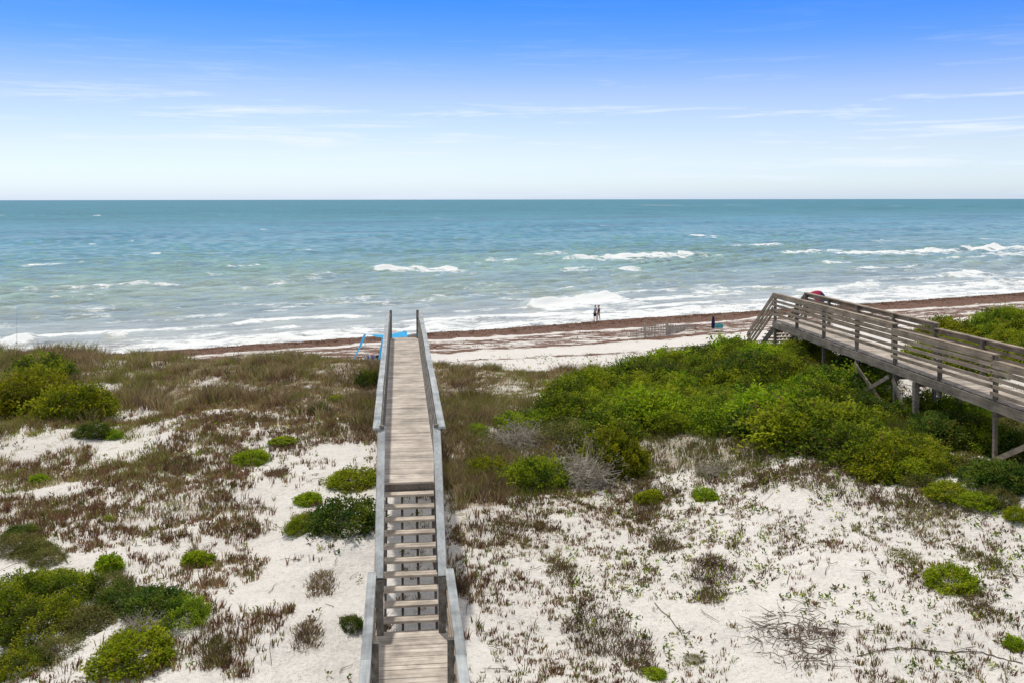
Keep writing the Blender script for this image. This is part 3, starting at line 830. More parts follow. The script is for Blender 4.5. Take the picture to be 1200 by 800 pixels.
# shrubs under and behind the right boardwalk
for i in range(40):
    u = rt.uniform(17, 34); w = rt.uniform(.2, 6)
    P = W2(u, w, 0)
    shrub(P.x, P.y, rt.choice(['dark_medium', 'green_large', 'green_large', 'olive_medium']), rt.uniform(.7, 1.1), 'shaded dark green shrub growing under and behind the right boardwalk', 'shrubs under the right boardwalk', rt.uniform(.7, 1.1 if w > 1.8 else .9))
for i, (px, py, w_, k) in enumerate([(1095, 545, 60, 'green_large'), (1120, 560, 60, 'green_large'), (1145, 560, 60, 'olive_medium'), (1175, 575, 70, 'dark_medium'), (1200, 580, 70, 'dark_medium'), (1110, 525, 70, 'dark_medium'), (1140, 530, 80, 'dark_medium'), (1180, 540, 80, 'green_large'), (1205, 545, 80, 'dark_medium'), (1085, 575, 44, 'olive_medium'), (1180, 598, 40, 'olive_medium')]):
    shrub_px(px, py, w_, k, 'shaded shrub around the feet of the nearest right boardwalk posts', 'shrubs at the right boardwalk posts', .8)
for i, (px, py) in enumerate([(1100, 410), (1130, 416), (1160, 420), (1190, 425), (1215, 430), (1110, 398), (1145, 402), (1175, 405), (1205, 408), (1165, 394), (1195, 396), (1150, 430), (1185, 412), (1125, 408), (1200, 388), (1175, 385), (1215, 398), (1090, 425), (1235, 400)]):
    y = 46 - (py - 390) * .25 + (px - 1150) * .02; x = (px - 600) / F * y
    zt = gz(x, y)
    shrub(x, y, rt.choice(['green_large', 'yellow_large', 'green_large']), rt.uniform(1.0, 1.4), 'yellow-green shrub on the dune behind the right boardwalk', 'shrubs behind the right boardwalk', rt.uniform(.7, .95))

# ------------------------------------------------------------------ grasses and ground cover
M_GRASS = foliage_mat('grass_blades', .42, .7, .1, .0)
def blades_mesh(name, base, per, hgt, spread, lean, width, cols, rg):
    N = len(base) * per
    b = np.repeat(base, per, 0); hh = np.repeat(hgt, per)[:, None] * rg.uniform(.5, 1.2, (N, 1))
    cc = np.repeat(cols, per, 0)
    ang = rg.uniform(0, 6.283, N); off = np.stack([np.cos(ang), np.sin(ang), 0 * ang], -1)
    b = b + off * (np.abs(rg.normal(0, 1, (N, 1))) * spread)
    ln = off * rg.uniform(.1, 1.0, (N, 1)) * lean
    side = np.stack([-np.sin(ang + 1.3), np.cos(ang + 1.3), 0 * ang], -1) * (width * rg.uniform(.6, 1.3, (N, 1)))
    up = np.array([0, 0, 1.0])
    m = b + up * hh * .55 + ln * hh * .35; tip = b + up * hh * (1 - .25 * lean) + ln * hh
    v = np.stack([b - side, b + side, m + side * .8, m - side * .8, tip], 1).reshape(-1, 3)
    idx = np.arange(N * 5).reshape(N, 5)
    col = np.clip(cc * rg.uniform(.7, 1.3, (N, 1)), .005, 1)
    return mesh_np(name, v, [idx[:, [0, 1, 2, 3]], idx[:, [3, 2, 4]]], col=np.repeat(col, 5, 0))

def scatter(x0, x1, y0, y1, dens, rg):
    n = int((x1 - x0) * (y1 - y0) * dens)
    return rg.uniform(x0, x1, n), rg.uniform(y0, y1, n)

G_BROWN = np.array([(.19, .125, .075), (.145, .09, .056), (.25, .18, .105), (.105, .07, .048)])
G_STRAW = np.array([(.32, .25, .13), (.25, .19, .095), (.38, .31, .18)])
G_OLIVE = np.array([(.20, .19, .05), (.155, .155, .04), (.25, .225, .07)])
G_GREEN = np.array([(.18, .215, .04), (.14, .17, .03), (.235, .25, .05)])
def pick(rg, n, *pals):
    """pals: (palette, weight array or number)"""
    w = np.stack([np.broadcast_to(np.asarray(p[1], float), (n,)) for p in pals], -1); w = w / w.sum(-1, keepdims=True)
    c = np.cumsum(w, -1); u = rg.random((n, 1)); k = (u > c).sum(-1)
    out = np.zeros((n, 3))
    for i, (p, _) in enumerate(pals):
        m = k == i; out[m] = p[rg.integers(0, len(p), m.sum())]
    return out

# dry dune grass of the crest and beside the boardwalk
rg = np.random.default_rng(31)
x, y = scatter(-32, 8, 15, 46, 27, rg)
crest = zone(Z_CREST, x, y, 1.0, 1) | far_crest(x, y); edge = zone(Z_EDGE, x, y, 1.0, 9); rgt = zone(Z_RIGHT, x, y, .9, 2); mid = zone(Z_MID, x, y, 1.3, 3)
gap = fbm(x, y, 2.2, 3, 51); clump = fbm(x, y, .9, 2, 52)
keep = rg.random(len(x)) < np.select([crest, edge, rgt, mid], [.92 * sstep(.22, .37, gap), .85 * sstep(.26, .40, gap), .92 * sstep(.26, .40, gap), .8 * sstep(.38, .58, clump)], 0)
# keep the grass off the boardwalk itself
wb = (x - .17) * RD[0] + y * RD[1]
keep &= (np.abs(wb) > .75) | (rg.random(len(x)) < .12)
x, y, cr, md, gp = x[keep], y[keep], crest[keep] | edge[keep], mid[keep] & ~crest[keep], gap[keep]
hgt = np.where(cr, rg.uniform(.18, .48, len(x)) * (.6 + 1.3 * sstep(.42, .68, fbm(x, y, 1.4, 3, 63))) * np.where((x > -5) & (y > 36), .6, 1), np.where(md, rg.uniform(.12, .30, len(x)), rg.uniform(.25, .55, len(x))))
ol = sstep(.45, .65, fbm(x, y, 3.2, 3, 54))
cols = pick(rg, len(x), (G_BROWN * 1.5, .7 - .5 * ol), (G_STRAW * 1.35, .75), (G_OLIVE * 1.4, .35 + ol), (G_GREEN * 1.3, .15 + .45 * ol))
base = np.stack([x, y, ground(x, y) - .02], -1)
o = link('dry_grass', blades_mesh('dry_grass', base, 22, hgt, .13, .8, .009, cols, rg), M_GRASS)
tag(o, 'dense dry brown and olive dune grass covering the crest on both sides of the boardwalk', 'grass', kind='stuff')

# low olive fringe round the thicket
rg = np.random.default_rng(33)
x, y = scatter(-3, 17, 15, 40, 34, rg)
f = zone(Z_FRINGE, x, y, .9, 5); ov = zone(Z_OLIVE, x, y, .8, 6); br = zone(Z_BROWN, x, y, 1.0, 4)
th = zone(Z_THICK, x, y, .8, 7); gp = zone(Z_GAP, x, y, .8, 10); ov = ov | th | gp
cl = fbm(x, y, 1.1, 3, 57)
keep = rg.random(len(x)) < np.select([th, gp, ov, f, br], [.9, .9 * sstep(.26, .42, cl), .85, .8 * sstep(.36, .54, cl), .8 * sstep(.42, .58, cl)], 0)
x, y, ov, br, th = x[keep], y[keep], ov[keep], br[keep] & ~f[keep], th[keep]
hgt = np.where(th, rg.uniform(.25, .5, len(x)), rg.uniform(.15, .38, len(x)))
hgt = np.where(ov, hgt, rg.uniform(.10, .28, len(x)))
cols = pick(rg, len(x), (G_BROWN, np.where(ov, .2, 1.0)), (G_STRAW, .35), (G_OLIVE, np.where(ov, 1.0, .3)), (G_GREEN, np.where(th, 2.5, np.where(ov, .6, .1))))
base = np.stack([x, y, ground(x, y) - .02], -1)
o = link('low_grass', blades_mesh('low_grass', base, 15, hgt, .09, .75, .0085, cols, rg), M_GRASS)
tag(o, 'low brown and olive grass fringing the green thicket and filling the sand right of the stairs', 'grass', kind='stuff')

# sparse sprigs on the open sand
rg = np.random.default_rng(35)
x, y = scatter(-20, 18, 13.5, 34, 160, rg)
s1 = zone(Z_SAND1, x, y, .8, 11) | zone(Z_SAND2, x, y, .8, 12)
low = zone(Z_LOW, x, y, 1.0, 8); mid = zone(Z_MID, x, y, 1.0, 3); br = zone(Z_BROWN, x, y, 1.0, 4); fr = zone(Z_FRINGE, x, y, 1.0, 5)
cl = fbm(x, y, 1.6, 3, 58); cl2 = fbm(x, y, .5, 2, 59)
p = np.select([s1, low, mid, br, fr], [.07, .95, .95, .8, .7], .46)
keep = rg.random(len(x)) < p * sstep(.34, .58, cl) * (.3 + 1.1 * sstep(.4, .62, cl2))
wb = (x - .17) * RD[0] + y * RD[1]
keep &= (np.abs(wb) > .72) | (rg.random(len(x)) < .25)
x, y = x[keep], y[keep]
left = x < -.5
hgt = np.where(left, rg.uniform(.07, .24, len(x)), rg.uniform(.04, .15, len(x)))
cols = pick(rg, len(x), (G_BROWN * np.array([1.15, .95, .9]), np.where(left, 1.2, 1.0)), (G_STRAW, np.where(left, .35, .15)), (G_OLIVE, .25), (G_GREEN, np.where(left, .08, .2)))
base = np.stack([x, y, ground(x, y) - .01], -1)
o = link('sand_sprigs', blades_mesh('sand_sprigs', base, 8, hgt, .04, .55, .0085, cols, rg), M_GRASS)
tag(o, 'sparse short brown sprigs scattered over the white sand', 'ground cover', kind='stuff')

# leafy seedlings (small rosettes) on the right-hand sand and the beach slope
rg = np.random.default_rng(37)
x, y = scatter(.9, 16, 13.5, 26, 11, rg)
x2, y2 = scatter(-2, 14, 46, 74, 2.0, rg); x3, y3 = scatter(-18, -1, 14, 34, 1.6, rg)
keep = fbm(x, y, 1.8, 3, 66) > .45
x = np.concatenate([x[keep], x2, x3]); y = np.concatenate([y[keep], y2, y3])
cen = np.stack([x, y, ground(x, y) + .03], -1)
cols = pick(rg, len(x), (np.array(PAL['green']), .6), (np.array(PAL['olive']), .5), (np.array(PAL['dark']), .5), (G_BROWN, .4))
far = np.where(y > 40, 1, 0)
lm = leaves_mesh('seedlings', cen, np.tile([0, 0, 1.0], (len(x), 1)), 8, .035, .075, .5, cols, rg, .3, .9)
o = link('seedlings', lm, M_GRASS)
tag(o, 'tiny green and dark leafy seedlings dotted over the open sand', 'ground cover', kind='stuff')

# dry twigs lying about
rg = np.random.default_rng(39)
m = MB()
for _ in range(330):
    a = rg.uniform(-14, 14); b = rg.uniform(14, 26)
    if abs((a - .17) * RD[0] + b * RD[1]) < .8: continue
    an = rg.uniform(0, 6.28); l = rg.uniform(.12, .55)
    pts = []
    for k in range(4):
        xx = a + math.cos(an) * l * k / 3 + rg.normal(0, .02); yy = b + math.sin(an) * l * k / 3 + rg.normal(0, .02)
        pts.append((xx, yy, gz(xx, yy) + .012 + rg.uniform(0, .03)))
    m.tube(pts, [.007, .006, .005, .003], 4, False)
o = m.build('twig_litter', M_TWIG)
tag(o, 'thin dry twigs scattered on the sand', 'twigs', kind='stuff')

# separate low mats and clumps one can point to
def clump(px, py, width, pal, hgt, label, n=None, cat='grass clump', flat=1.0):
    P = at(px, py); r = width / 2 * P[1] / F
    rg = np.random.default_rng(px * 3 + py)
    n = n or int(60 + 280 * r * r)
    a = rg.uniform(0, 6.283, n); rr = r * rg.random(n) ** .62 * (.65 + .6 * vnoise(np.cos(a) * 1.8 + px, np.sin(a) * 1.8 + py))
    x = np.cos(a) * rr; y = np.sin(a) * rr * 1.6
    base = np.stack([x, y, ground(x + P[0], y + P[1]) - P[2] - .02], -1)
    o = link('grass_clump', blades_mesh('grass_clump', base, 11, np.full(n, hgt) * rg.uniform(.45, 1.1, n), .07, 1.1, .007, pal[rg.integers(0, len(pal), n)], rg), M_GRASS, loc=P)
    tag(o, label, cat)
clump(655, 668, 42, np.concatenate([G_OLIVE, G_BROWN]), .16, 'flat olive grass mat on the sand right of the stairs')
clump(700, 742, 70, np.concatenate([G_BROWN, G_OLIVE[:1]]), .24, 'largest brown grass clump on the sand near the bottom, right of the stairs')
clump(745, 768, 46, G_BROWN, .18, 'thin brown grass clump trailing from the largest one')
clump(832, 700, 40, np.concatenate([G_BROWN, G_OLIVE]), .17, 'brown olive clump in the middle of the open right sand')
clump(838, 668, 60, G_BROWN, .2, 'dark brown clump upper middle of the open right sand')
clump(1060, 655, 40, G_OLIVE, .12, 'flat olive mat left of the bright shrub on the right sand')
clump(1150, 712, 60, np.concatenate([G_OLIVE, G_BROWN]), .13, 'olive mat trailing below the bright shrub on the right sand')
clump(1165, 662, 34, G_OLIVE, .12, 'olive mat above and right of the bright shrub on the right sand')
clump(1135, 652, 22, G_OLIVE, .1, 'small olive mat directly above the bright shrub on the right sand')
clump(1083, 612, 60, np.concatenate([G_OLIVE, G_STRAW]), .18, 'pale olive patch at the sand edge in front of the right boardwalk')
clump(210, 548, 44, np.concatenate([G_OLIVE, G_BROWN]), .22, 'dark olive clump on the left slope, left of the lone bright shrub')
clump(255, 770, 40, np.concatenate([G_BROWN, G_OLIVE]), .3, 'tall brown clump right of the bottom left bright shrub')
clump(360, 748, 34, np.concatenate([G_BROWN, G_STRAW]), .17, 'brown clump overhanging the little sand scarp left of the stairs')
clump(375, 690, 36, np.concatenate([G_BROWN, G_STRAW]), .18, 'brown straw clump left of the lower stair handrail')
clump(325, 555, 26, G_BROWN, .2, 'brown tuft at the right foot of the lone bright shrub')
clump(445, 735, 20, G_BROWN, .2, 'brown tuft tucked against the landing of the stairs')
clump(535, 690, 24, G_BROWN, .24, 'dark tuft just right of the stair foot')
clump(780, 640, 34, np.concatenate([G_BROWN, G_OLIVE]), .18, 'thin olive tuft below the round bright shrub on the sand')

# brush pile and long runners at the lower right
P = at(945, 762)
m = MB(); rg = np.random.default_rng(44)
for k in range(150):
    a = rg.uniform(0, 6.28); rr = .8 * math.sqrt(rg.random()); an = rg.uniform(0, 6.28); l = rg.uniform(.15, .55)
    x0 = P[0] + math.cos(a) * rr; y0 = P[1] + .4 + math.sin(a) * rr * 1.2
    pts = [(x0 + math.cos(an) * l * q / 3 + rg.normal(0, .045), y0 + math.sin(an) * l * q / 3 + rg.normal(0, .045), gz(x0, y0) + .005 + .10 * math.exp(-rr * rr * 2) * rg.random() + rg.uniform(0, .03)) for q in range(4)]
    m.tube(pts, [.008, .007, .005, .002], 4, False)
bp = m.build('brush_pile', M_TWIG, rel=P); bp.location = P
tag(bp, 'flat tangle of dead dark branches on the open sand at lower right', 'brush pile')
def runner(pts_px, r, label):
    P0 = at(*pts_px[0]); pts = []
    for i in range(len(pts_px) - 1):
        a = at(*pts_px[i]); b = at(*pts_px[i + 1])
        for q in range(5):
            p = a + (b - a) * q / 5; p[0] += random.uniform(-.02, .02); p[1] += random.uniform(-.03, .03)
            p[2] = gz(p[0], p[1]) + .015; pts.append(tuple(p))
    m = MB().tube(pts, r, 5); o = m.build('plant_runner', M_TWIG, rel=P0); o.location = P0
    tag(o, label, 'plant runner')
runner([(1003, 771), (1045, 766), (1090, 768), (1150, 770), (1168, 775), (1204, 780)], .009, 'long brown plant runner lying across the sand at lower right')
runner([(765, 706), (785, 730), (803, 758)], .008, 'short thin runner crossing the sand in the middle of the right slope')

# ------------------------------------------------------------------ things on the beach
def cloth(name, c): return plain(name, c, .75, .15, .12, 4)
M_SKIN = plain('skin', (.60, .38, .27), .55, .3, .08, 10)
M_NAVY = cloth('navy_cloth', (.022, .024, .075)); M_LTBLUE = cloth('light_blue_cloth', (.48, .58, .74)); M_BLACK = cloth('black_cloth', (.02, .02, .03))
M_HAIR = plain('dark_hair', (.03, .02, .015), .5, .4, .2, 30); M_HAIRB = plain('brown_hair', (.11, .06, .035), .5, .4, .2, 30)
M_POLE = plain('pale_metal_pole', (.55, .55, .55), .4, .5, .05); M_GREYWOOD = plain('grey_fence_wood', (.40, .36, .315), .85, .15, .3, 14)

def skin(name, verts, edges, rad, mat, parent, sub=2, root=0):
    me = bpy.data.meshes.new(name); me.from_pydata(verts, edges, []); me.update()
    o = link(name, me, mat, parent)
    sk = o.modifiers.new('skin', 'SKIN'); sk.use_smooth_shade = True
    for i, r in enumerate(rad):
        me.skin_vertices[0].data[i].radius = r if hasattr(r, '__len__') else (r, r)
    me.skin_vertices[0].data[root].use_root = True
    s = o.modifiers.new('sub', 'SUBSURF'); s.levels = sub; s.render_levels = sub
    dg = bpy.context.evaluated_depsgraph_get()
    ev = bpy.data.meshes.new_from_object(o.evaluated_get(dg))
    o.modifiers.clear(); o.data = ev
    if not ev.materials: ev.materials.append(mat)
    for p in ev.polygons: p.use_smooth = True
    return o

def person(loc, rz, hgt, label, male, turn=0.0, group=None):
    """faces local +y"""
    k = hgt / 1.75
    root = empty('person', loc, rz); root.scale = (k, k, k)
    tag(root, label, 'person', group)
    sw = .19 if male else .165; hp = .095 if male else .105
    V = [(0, 0, .95), (0, .0, 1.12), (0, -.01, 1.32), (0, -.01, 1.47), (0, .01, 1.56), (0, .02, 1.67),      # 0 pelvis 1 waist 2 chest 3 neck base 4 neck 5 head
         (-hp, 0, .90), (-hp - .01, .07, .50), (-hp - .01, .02, .09), (-hp - .01, .14, .03),                 # 6-9 left leg
         (hp, 0, .90), (hp + .01, -.05, .50), (hp + .01, -.12, .10), (hp + .01, -.01, .03),                  # 10-13 right leg
         (-sw, -.01, 1.42), (-sw - .06, -.03, 1.14), (-sw - .05, .05, .90), (-sw - .04, .07, .82),           # 14-17 left arm
         (sw, -.01, 1.42), (sw + .06, -.02, 1.14), (sw + .04, .08, .92), (sw + .03, .11, .84),               # 18-21 right arm
         (0, .025, 1.745)]
    E = [(0, 1), (1, 2), (2, 3), (3, 4), (4, 5), (5, 22), (0, 6), (6, 7), (7, 8), (8, 9), (0, 10), (10, 11), (11, 12), (12, 13), (3, 14), (14, 15), (15, 16), (16, 17), (3, 18), (18, 19), (19, 20), (20, 21)]
    Rr = [(.14, .11), (.12 if male else .105, .095), (.15 if male else .13, .11), (.09, .075), .052, (.085, .10), .085, .055, .038, .03, .085, .055, .038, .03,
          .055, .042, .03, .035, .055, .042, .03, .035, (.05, .06)]
    skin('body', V, E, Rr, M_SKIN, root)
    # nose and ears are small bumps on the head; hair covers the crown
    MBn = MB(); MBn.tube([(0, .10, 1.69), (0, .125, 1.655)], [.012, .017], 6)
    MBn.build('nose', M_SKIN, root, rel=(0, 0, 0))
    hv = [(0, -.02, 1.74), (0, -.05, 1.68), (0, -.055, 1.60 if male else 1.54)]
    skin('hair', hv, [(0, 1), (1, 2)], [(.085, .095), (.088, .085), (.05, .04)] if male else [(.09, .10), (.092, .09), (.06, .05)], M_HAIRB if male else M_HAIR, root, 2)
    if male:
        skin('shirt', [(0, 0, .98), (0, 0, 1.12), (0, -.01, 1.32), (0, -.01, 1.46), (-sw, -.01, 1.43), (-sw - .045, -.025, 1.22), (sw, -.01, 1.43), (sw + .045, -.02, 1.22)],
             [(0, 1), (1, 2), (2, 3), (3, 4), (4, 5), (3, 6), (6, 7)], [(.165, .135), (.15, .125), (.175, .135), (.10, .09), .075, .065, .075, .065], M_LTBLUE, root)
        skin('shorts', [(0, 0, .97), (-hp - .01, .01, .84), (-hp - .012, .055, .58), (hp + .01, 0, .84), (hp + .012, -.04, .58)], [(0, 1), (1, 2), (0, 3), (3, 4)], [(.165, .135), .11, .095, .11, .095], M_NAVY, root)
    else:
        skin('swimsuit', [(0, 0, .87), (0, 0, .96), (0, 0, 1.12), (0, -.01, 1.30), (0, -.01, 1.42)], [(0, 1), (1, 2), (2, 3), (3, 4)], [(.10, .10), (.165, .135), (.125, .115), (.15, .13), (.10, .085)], M_BLACK, root)
    return root
yb = 101.5
for px, sexm, h, lab in ((697.6, True, 1.74, 'person in light blue shirt and navy shorts walking at the water edge'), (701.6, False, 1.72, 'person with dark hair in black one-piece swimsuit walking at the water edge')):
    x = (px - CX) / F * yb
    person((x, yb, gz(x, yb) + .05), R(55), h * 1.02, lab, sexm)

# sand fence
fp = [(739, 396), (746, 396.5), (756, 397), (767, 395.5), (781, 394), (792, 391), (802, 388), (815, 386)]
fpts = [at(px, py) for px, py in fp]
fb = empty('sand_fence', fpts[3]); tag(fb, 'grey slatted sand fence with leaning posts on the beach left of the green thicket', 'fence')
rf = random.Random(9)
hts = [.6, .75, 1.3, 1.3, 1.2, .8, .6, .5]
for p, hh, k in zip(fpts, hts, range(9)):
    rad = .075 if k in (2, 4) else .04
    MB().tube([Vector(p) - Vector((0, 0, .3)), Vector(p) + Vector((rf.uniform(-.06, .06), rf.uniform(-.06, .06), hh))], [rad, rad * .9], 7).build('post', M_GREYWOOD, fb)
for k in range(len(fpts) - 1):
    a, b = Vector(fpts[k]), Vector(fpts[k + 1]); L = (b - a).length; m = MB(); n = max(3, int(L / .12))
    for i in range(n):
        q = (i + .5) / n; p = a.lerp(b, q); p.z = gz(p.x, p.y); hh = (hts[k] * (1 - q) + hts[k + 1] * q) * rf.uniform(.82, .95)
        tx = rf.uniform(-.03, .03)
        m.board(p + Vector((0, -.05, -.1)), p + Vector((tx, -.05, hh)), .042, .010, up=(0, 1, 0))
    for f_ in (.3, .75):
        m.tube([a + Vector((0, -.06, hts[k] * f_)), b + Vector((0, -.06, hts[k + 1] * f_))], .006, 4)
    m.build('slat_panel', M_GREYWOOD, fb)

# closed navy umbrella, turquoise chair
def lathe(m, c, prof, sides=16, flute=0.0, axis=None):
    n0 = len(m.v); c = Vector(c)
    for r, z in prof:
        for k in range(sides):
            t = 2 * math.pi * k / sides; rr = r * (1 + (flute if k % 2 else -flute))
            m.v.append(c + Vector((rr * math.cos(t), rr * math.sin(t), z)))
    for i in range(len(prof) - 1):
        for k in range(sides):
            k2 = (k + 1) % sides
            m.f.append((n0 + i*sides + k, n0 + i*sides + k2, n0 + (i+1)*sides + k2, n0 + (i+1)*sides + k))
    return m
YU = 88.0
def beach(px, y): 
    x = (px - CX) / F * y
    return np.array([x, y, gz(x, y)])
def z_at(py, y):                                   # height that shows at this row, y metres ahead
    d = ray(600, py); return ZC + d[2] / d[1] * y
P = beach(836.3, YU)
u = empty('beach_umbrella', P); tag(u, 'navy blue beach umbrella folded shut, standing in the sand beyond the thicket', 'umbrella')
zt = z_at(371, YU)
MB().tube([Vector(P) - Vector((0, 0, .3)), Vector((P[0], P[1], zt + .06))], .02, 8).build('pole', M_POLE, u)
lathe(MB(), (P[0], P[1], zt), [(.02, .02), (.07, -.05), (.13, -.45), (.155, -.85), (.13, -1.05), (.06, -1.12)], 16, .14).build('canopy', M_NAVY, u)
M_TURQ = cloth('turquoise_cloth', (.10, .50, .55))
P = beach(843.6, YU); zt = z_at(381, YU)
ch = empty('beach_chair', P); tag(ch, 'turquoise beach chair with rounded back beside the folded navy umbrella', 'chair')
g = P[2]; zc = max(zt, g + .75)
m = MB()
nn = 9; prof = []
for i in range(nn):
    q = i / (nn - 1) * 2 - 1
    prof.append((q * .37, zc - .10 * abs(q) ** 3 * 2.2))
n0 = len(m.v)
for lx, tz in prof:
    for yy, zz in ((-.0, tz), (.18, g + .30)):
        for dy in (0, .03): m.v.append(Vector((P[0] + lx * (1 if zz == tz else .92), P[1] + yy + dy, zz)))
for i in range(nn - 1):
    b0 = n0 + i * 4; b1 = b0 + 4
    m.f += [(b0, b1, b1 + 2, b0 + 2), (b0 + 1, b0 + 3, b1 + 3, b1 + 1), (b0, b0 + 1, b1 + 1, b1), (b0 + 2, b1 + 2, b1 + 3, b0 + 3)]
m.f += [(n0, n0 + 2, n0 + 3, n0 + 1), (n0 + 4*(nn-1), n0 + 4*(nn-1) + 1, n0 + 4*(nn-1) + 3, n0 + 4*(nn-1) + 2)]
m.build('backrest', M_TURQ, ch)
MB().board((P[0], P[1] + .2, g + .30), (P[0], P[1] + .72, g + .36), .62, .03).build('seat', M_TURQ, ch)
for sx in (-.33, .33):
    MB().tube([(P[0] + sx, P[1] + .02, g - .05), (P[0] + sx, P[1] + .7, g + .40)], .014, 6).build('leg', M_POLE, ch)
    MB().tube([(P[0] + sx, P[1] + .66, g - .05), (P[0] + sx, P[1] + .1, g + .42)], .014, 6).build('leg', M_POLE, ch)

# red and navy umbrella tilted, seen through the right boardwalk's railing
M_RED = cloth('red_cloth', (.32, .010, .055)); M_RIBD = plain('dark_rib', (.06, .06, .07), .5, .3)
YR = 92.0; P = beach(965, YR); zt = z_at(342, YR)
P = np.array([P[0], P[1], gz(P[0], P[1])])
u = empty('beach_umbrella', P); tag(u, 'open red and navy beach umbrella tilted on the sand behind the right boardwalk railing', 'umbrella')
hgt = zt - P[2]
tilt = Matrix.Rotation(R(14), 3, 'Y') @ Matrix.Rotation(R(22), 3, 'X')
apex = Vector((P[0] - .25, P[1], zt))
def um(r, t, z): return apex + tilt @ Vector((r * math.cos(t), r * math.sin(t), z))
def gore(a0, a1):
    m = MB(); n = 5; rs = 6
    for i in range(rs + 1):
        r = .86 * i / rs
        for k in range(n + 1):
            tt = a0 + (a1 - a0) * k / n; sag = .05 * math.sin(math.pi * k / n) * i / rs
            m.v.append(um(r, tt, -.62 * (i / rs) ** 1.7 - sag))
    for i in range(rs):
        for k in range(n):
            q = i * (n + 1) + k; m.f.append((q, q + 1, q + n + 2, q + n + 1))
    return m
red = MB(); nav = MB()
for k in range(8):
    gm = gore(2 * math.pi * k / 8, 2 * math.pi * (k + 1) / 8); tgt = red if k in (0, 1, 2, 3, 4, 5) else nav
    n0 = len(tgt.v); tgt.v += gm.v; tgt.f += [tuple(i + n0 for i in f) for f in gm.f]
red.build('red_canopy', M_RED, u); nav.build('navy_canopy', M_NAVY, u)
MB().tube([Vector(P) - Vector((0, 0, .3)), apex + Vector((.08, 0, .06))], .018, 8).build('pole', M_POLE, u)
for k in range(8):
    tt = 2 * math.pi * k / 8
    MB().tube([um(0, 0, -.02), um(.43, tt, -.21), um(.86, tt, -.64)], .008, 4).build('rib', M_RIBD, u)

# blue stretch canopy beyond the end of the middle boardwalk
M_BLUE = NT('sky_blue_stretch_cloth'); t = M_BLUE
p_ = t.pbr(t.mix(t.noise(t.n('ShaderNodeTexCoord').outputs['Object'], .8, 3), (.03, .40, .78), (.06, .48, .85)), .6, .2)
tr = t.n('ShaderNodeBsdfTranslucent'); tr.inputs['Color'].default_value = (.05, .45, .82, 1)
mx = t.n('ShaderNodeMixShader'); mx.inputs[0].default_value = .4; t.l(p_, mx.inputs[1]); t.l(tr.outputs[0], mx.inputs[2]); M_BLUE = t.fin(mx.outputs[0])
def pt(px, py, y): return Vector(((px - CX) / F * y, y, z_at(py, y)))
tops = [pt(427, 391.5, 70.0), pt(449.5, 396.0, 67.2), pt(487.5, 392, 69.5), pt(473.5, 387.5, 72.5)]
anch = [pt(411.5, 409.5, 70.6), pt(440, 422, 65.6), pt(503, 404, 69.2), pt(478, 402, 75.5)]
for v in anch: v.z = gz(v.x, v.y) + .12
cen = sum(tops, Vector()) / 4
cn = empty('sun_canopy', (cen.x, cen.y, gz(cen.x, cen.y)))
tag(cn, 'sky blue stretch sunshade canopy on poles beside the far end of the middle boardwalk', 'canopy')
m = MB(); n = 10
for i in range(n + 1):
    for j in range(n + 1):
        a, b = i / n, j / n
        p = tops[0] * (1-a) * (1-b) + tops[1] * a * (1-b) + tops[2] * a * b + tops[3] * (1-a) * b
        ed = (4 * a * (1 - a)) * .10 + (4 * b * (1 - b)) * .10
        c2 = (cen - p) * .18 * (1 - (1 - abs(2*a-1)) * (1 - abs(2*b-1))) * (1 if (abs(2*a-1) * abs(2*b-1)) < .99 else 0)
        m.v.append(p + Vector((c2.x, c2.y, -ed)))
for i in range(n):
    for j in range(n):
        q = i * (n + 1) + j; m.f.append((q, q + 1, q + n + 2, q + n + 1))
for tp, an in zip(tops, anch):                      # the four stretched corners run down to sand anchors
    d = (an - tp); sd = d.cross(Vector((0, 0, 1))).normalized(); k0 = len(m.v)
    for q, w in ((0, .16), (.35, .14), (.7, .075), (1, .03)):
        c3 = tp + d * q - Vector((0, 0, .12 * math.sin(math.pi * q))); m.v += [c3 - sd * w, c3 + sd * w]
    for q in range(3): m.f.append((k0 + 2*q, k0 + 2*q + 1, k0 + 2*q + 3, k0 + 2*q + 2))
m.build('fabric', M_BLUE, cn)
for tp in tops:
    MB().tube([Vector((tp.x, tp.y, gz(tp.x, tp.y) - .2)), tp + Vector((0, 0, .03))], .022, 8).build('pole', M_POLE, cn)
for an in anch:
    lathe(MB(), (an.x, an.y, an.z - .17), [(.01, .2), (.10, .17), (.17, .08), (.16, 0), (.02, -.02)], 10).build('sand_anchor', M_BLUE, cn)
# striped beach chair, cooler and a seated person under it
def deck_chair(px, py, y, mats, label):
    x = (px - CX) / F * y; g = gz(x, y)
    c = empty('beach_chair', (x, y, g)); tag(c, label, 'chair')
    for i, mm in enumerate(mats):
        xx = x - .27 + .54 * (i + .5) / len(mats)
        MB().board((xx, y + .12, g + .28), (xx, y - .18, g + .86), .54 / len(mats), .025, up=(0, 1, .5)).build('back_stripe', mm, c)
    MB().board((x, y + .1, g + .27), (x, y + .58, g + .33), .54, .025).build('seat', mats[0], c)
    for sx in (-.28, .28):
        MB().tube([(x + sx, y - .2, g + .88), (x + sx, y + .45, g - .04)], .014, 6).build('leg', M_POLE, c)
        MB().tube([(x + sx, y + .6, g + .34), (x + sx, y - .05, g - .04)], .014, 6).build('leg', M_POLE, c)
M_BLUE2 = cloth('blue_stripe', (.06, .17, .55)); M_WHITE = cloth('white_stripe', (.7, .72, .75)); M_PINK = cloth('pink_towel', (.55, .08, .15))
deck_chair(432, 416, 68.5, [M_LTBLUE, M_BLUE2, M_WHITE, M_BLUE2], 'blue and white striped beach chair in front of the sky blue canopy')
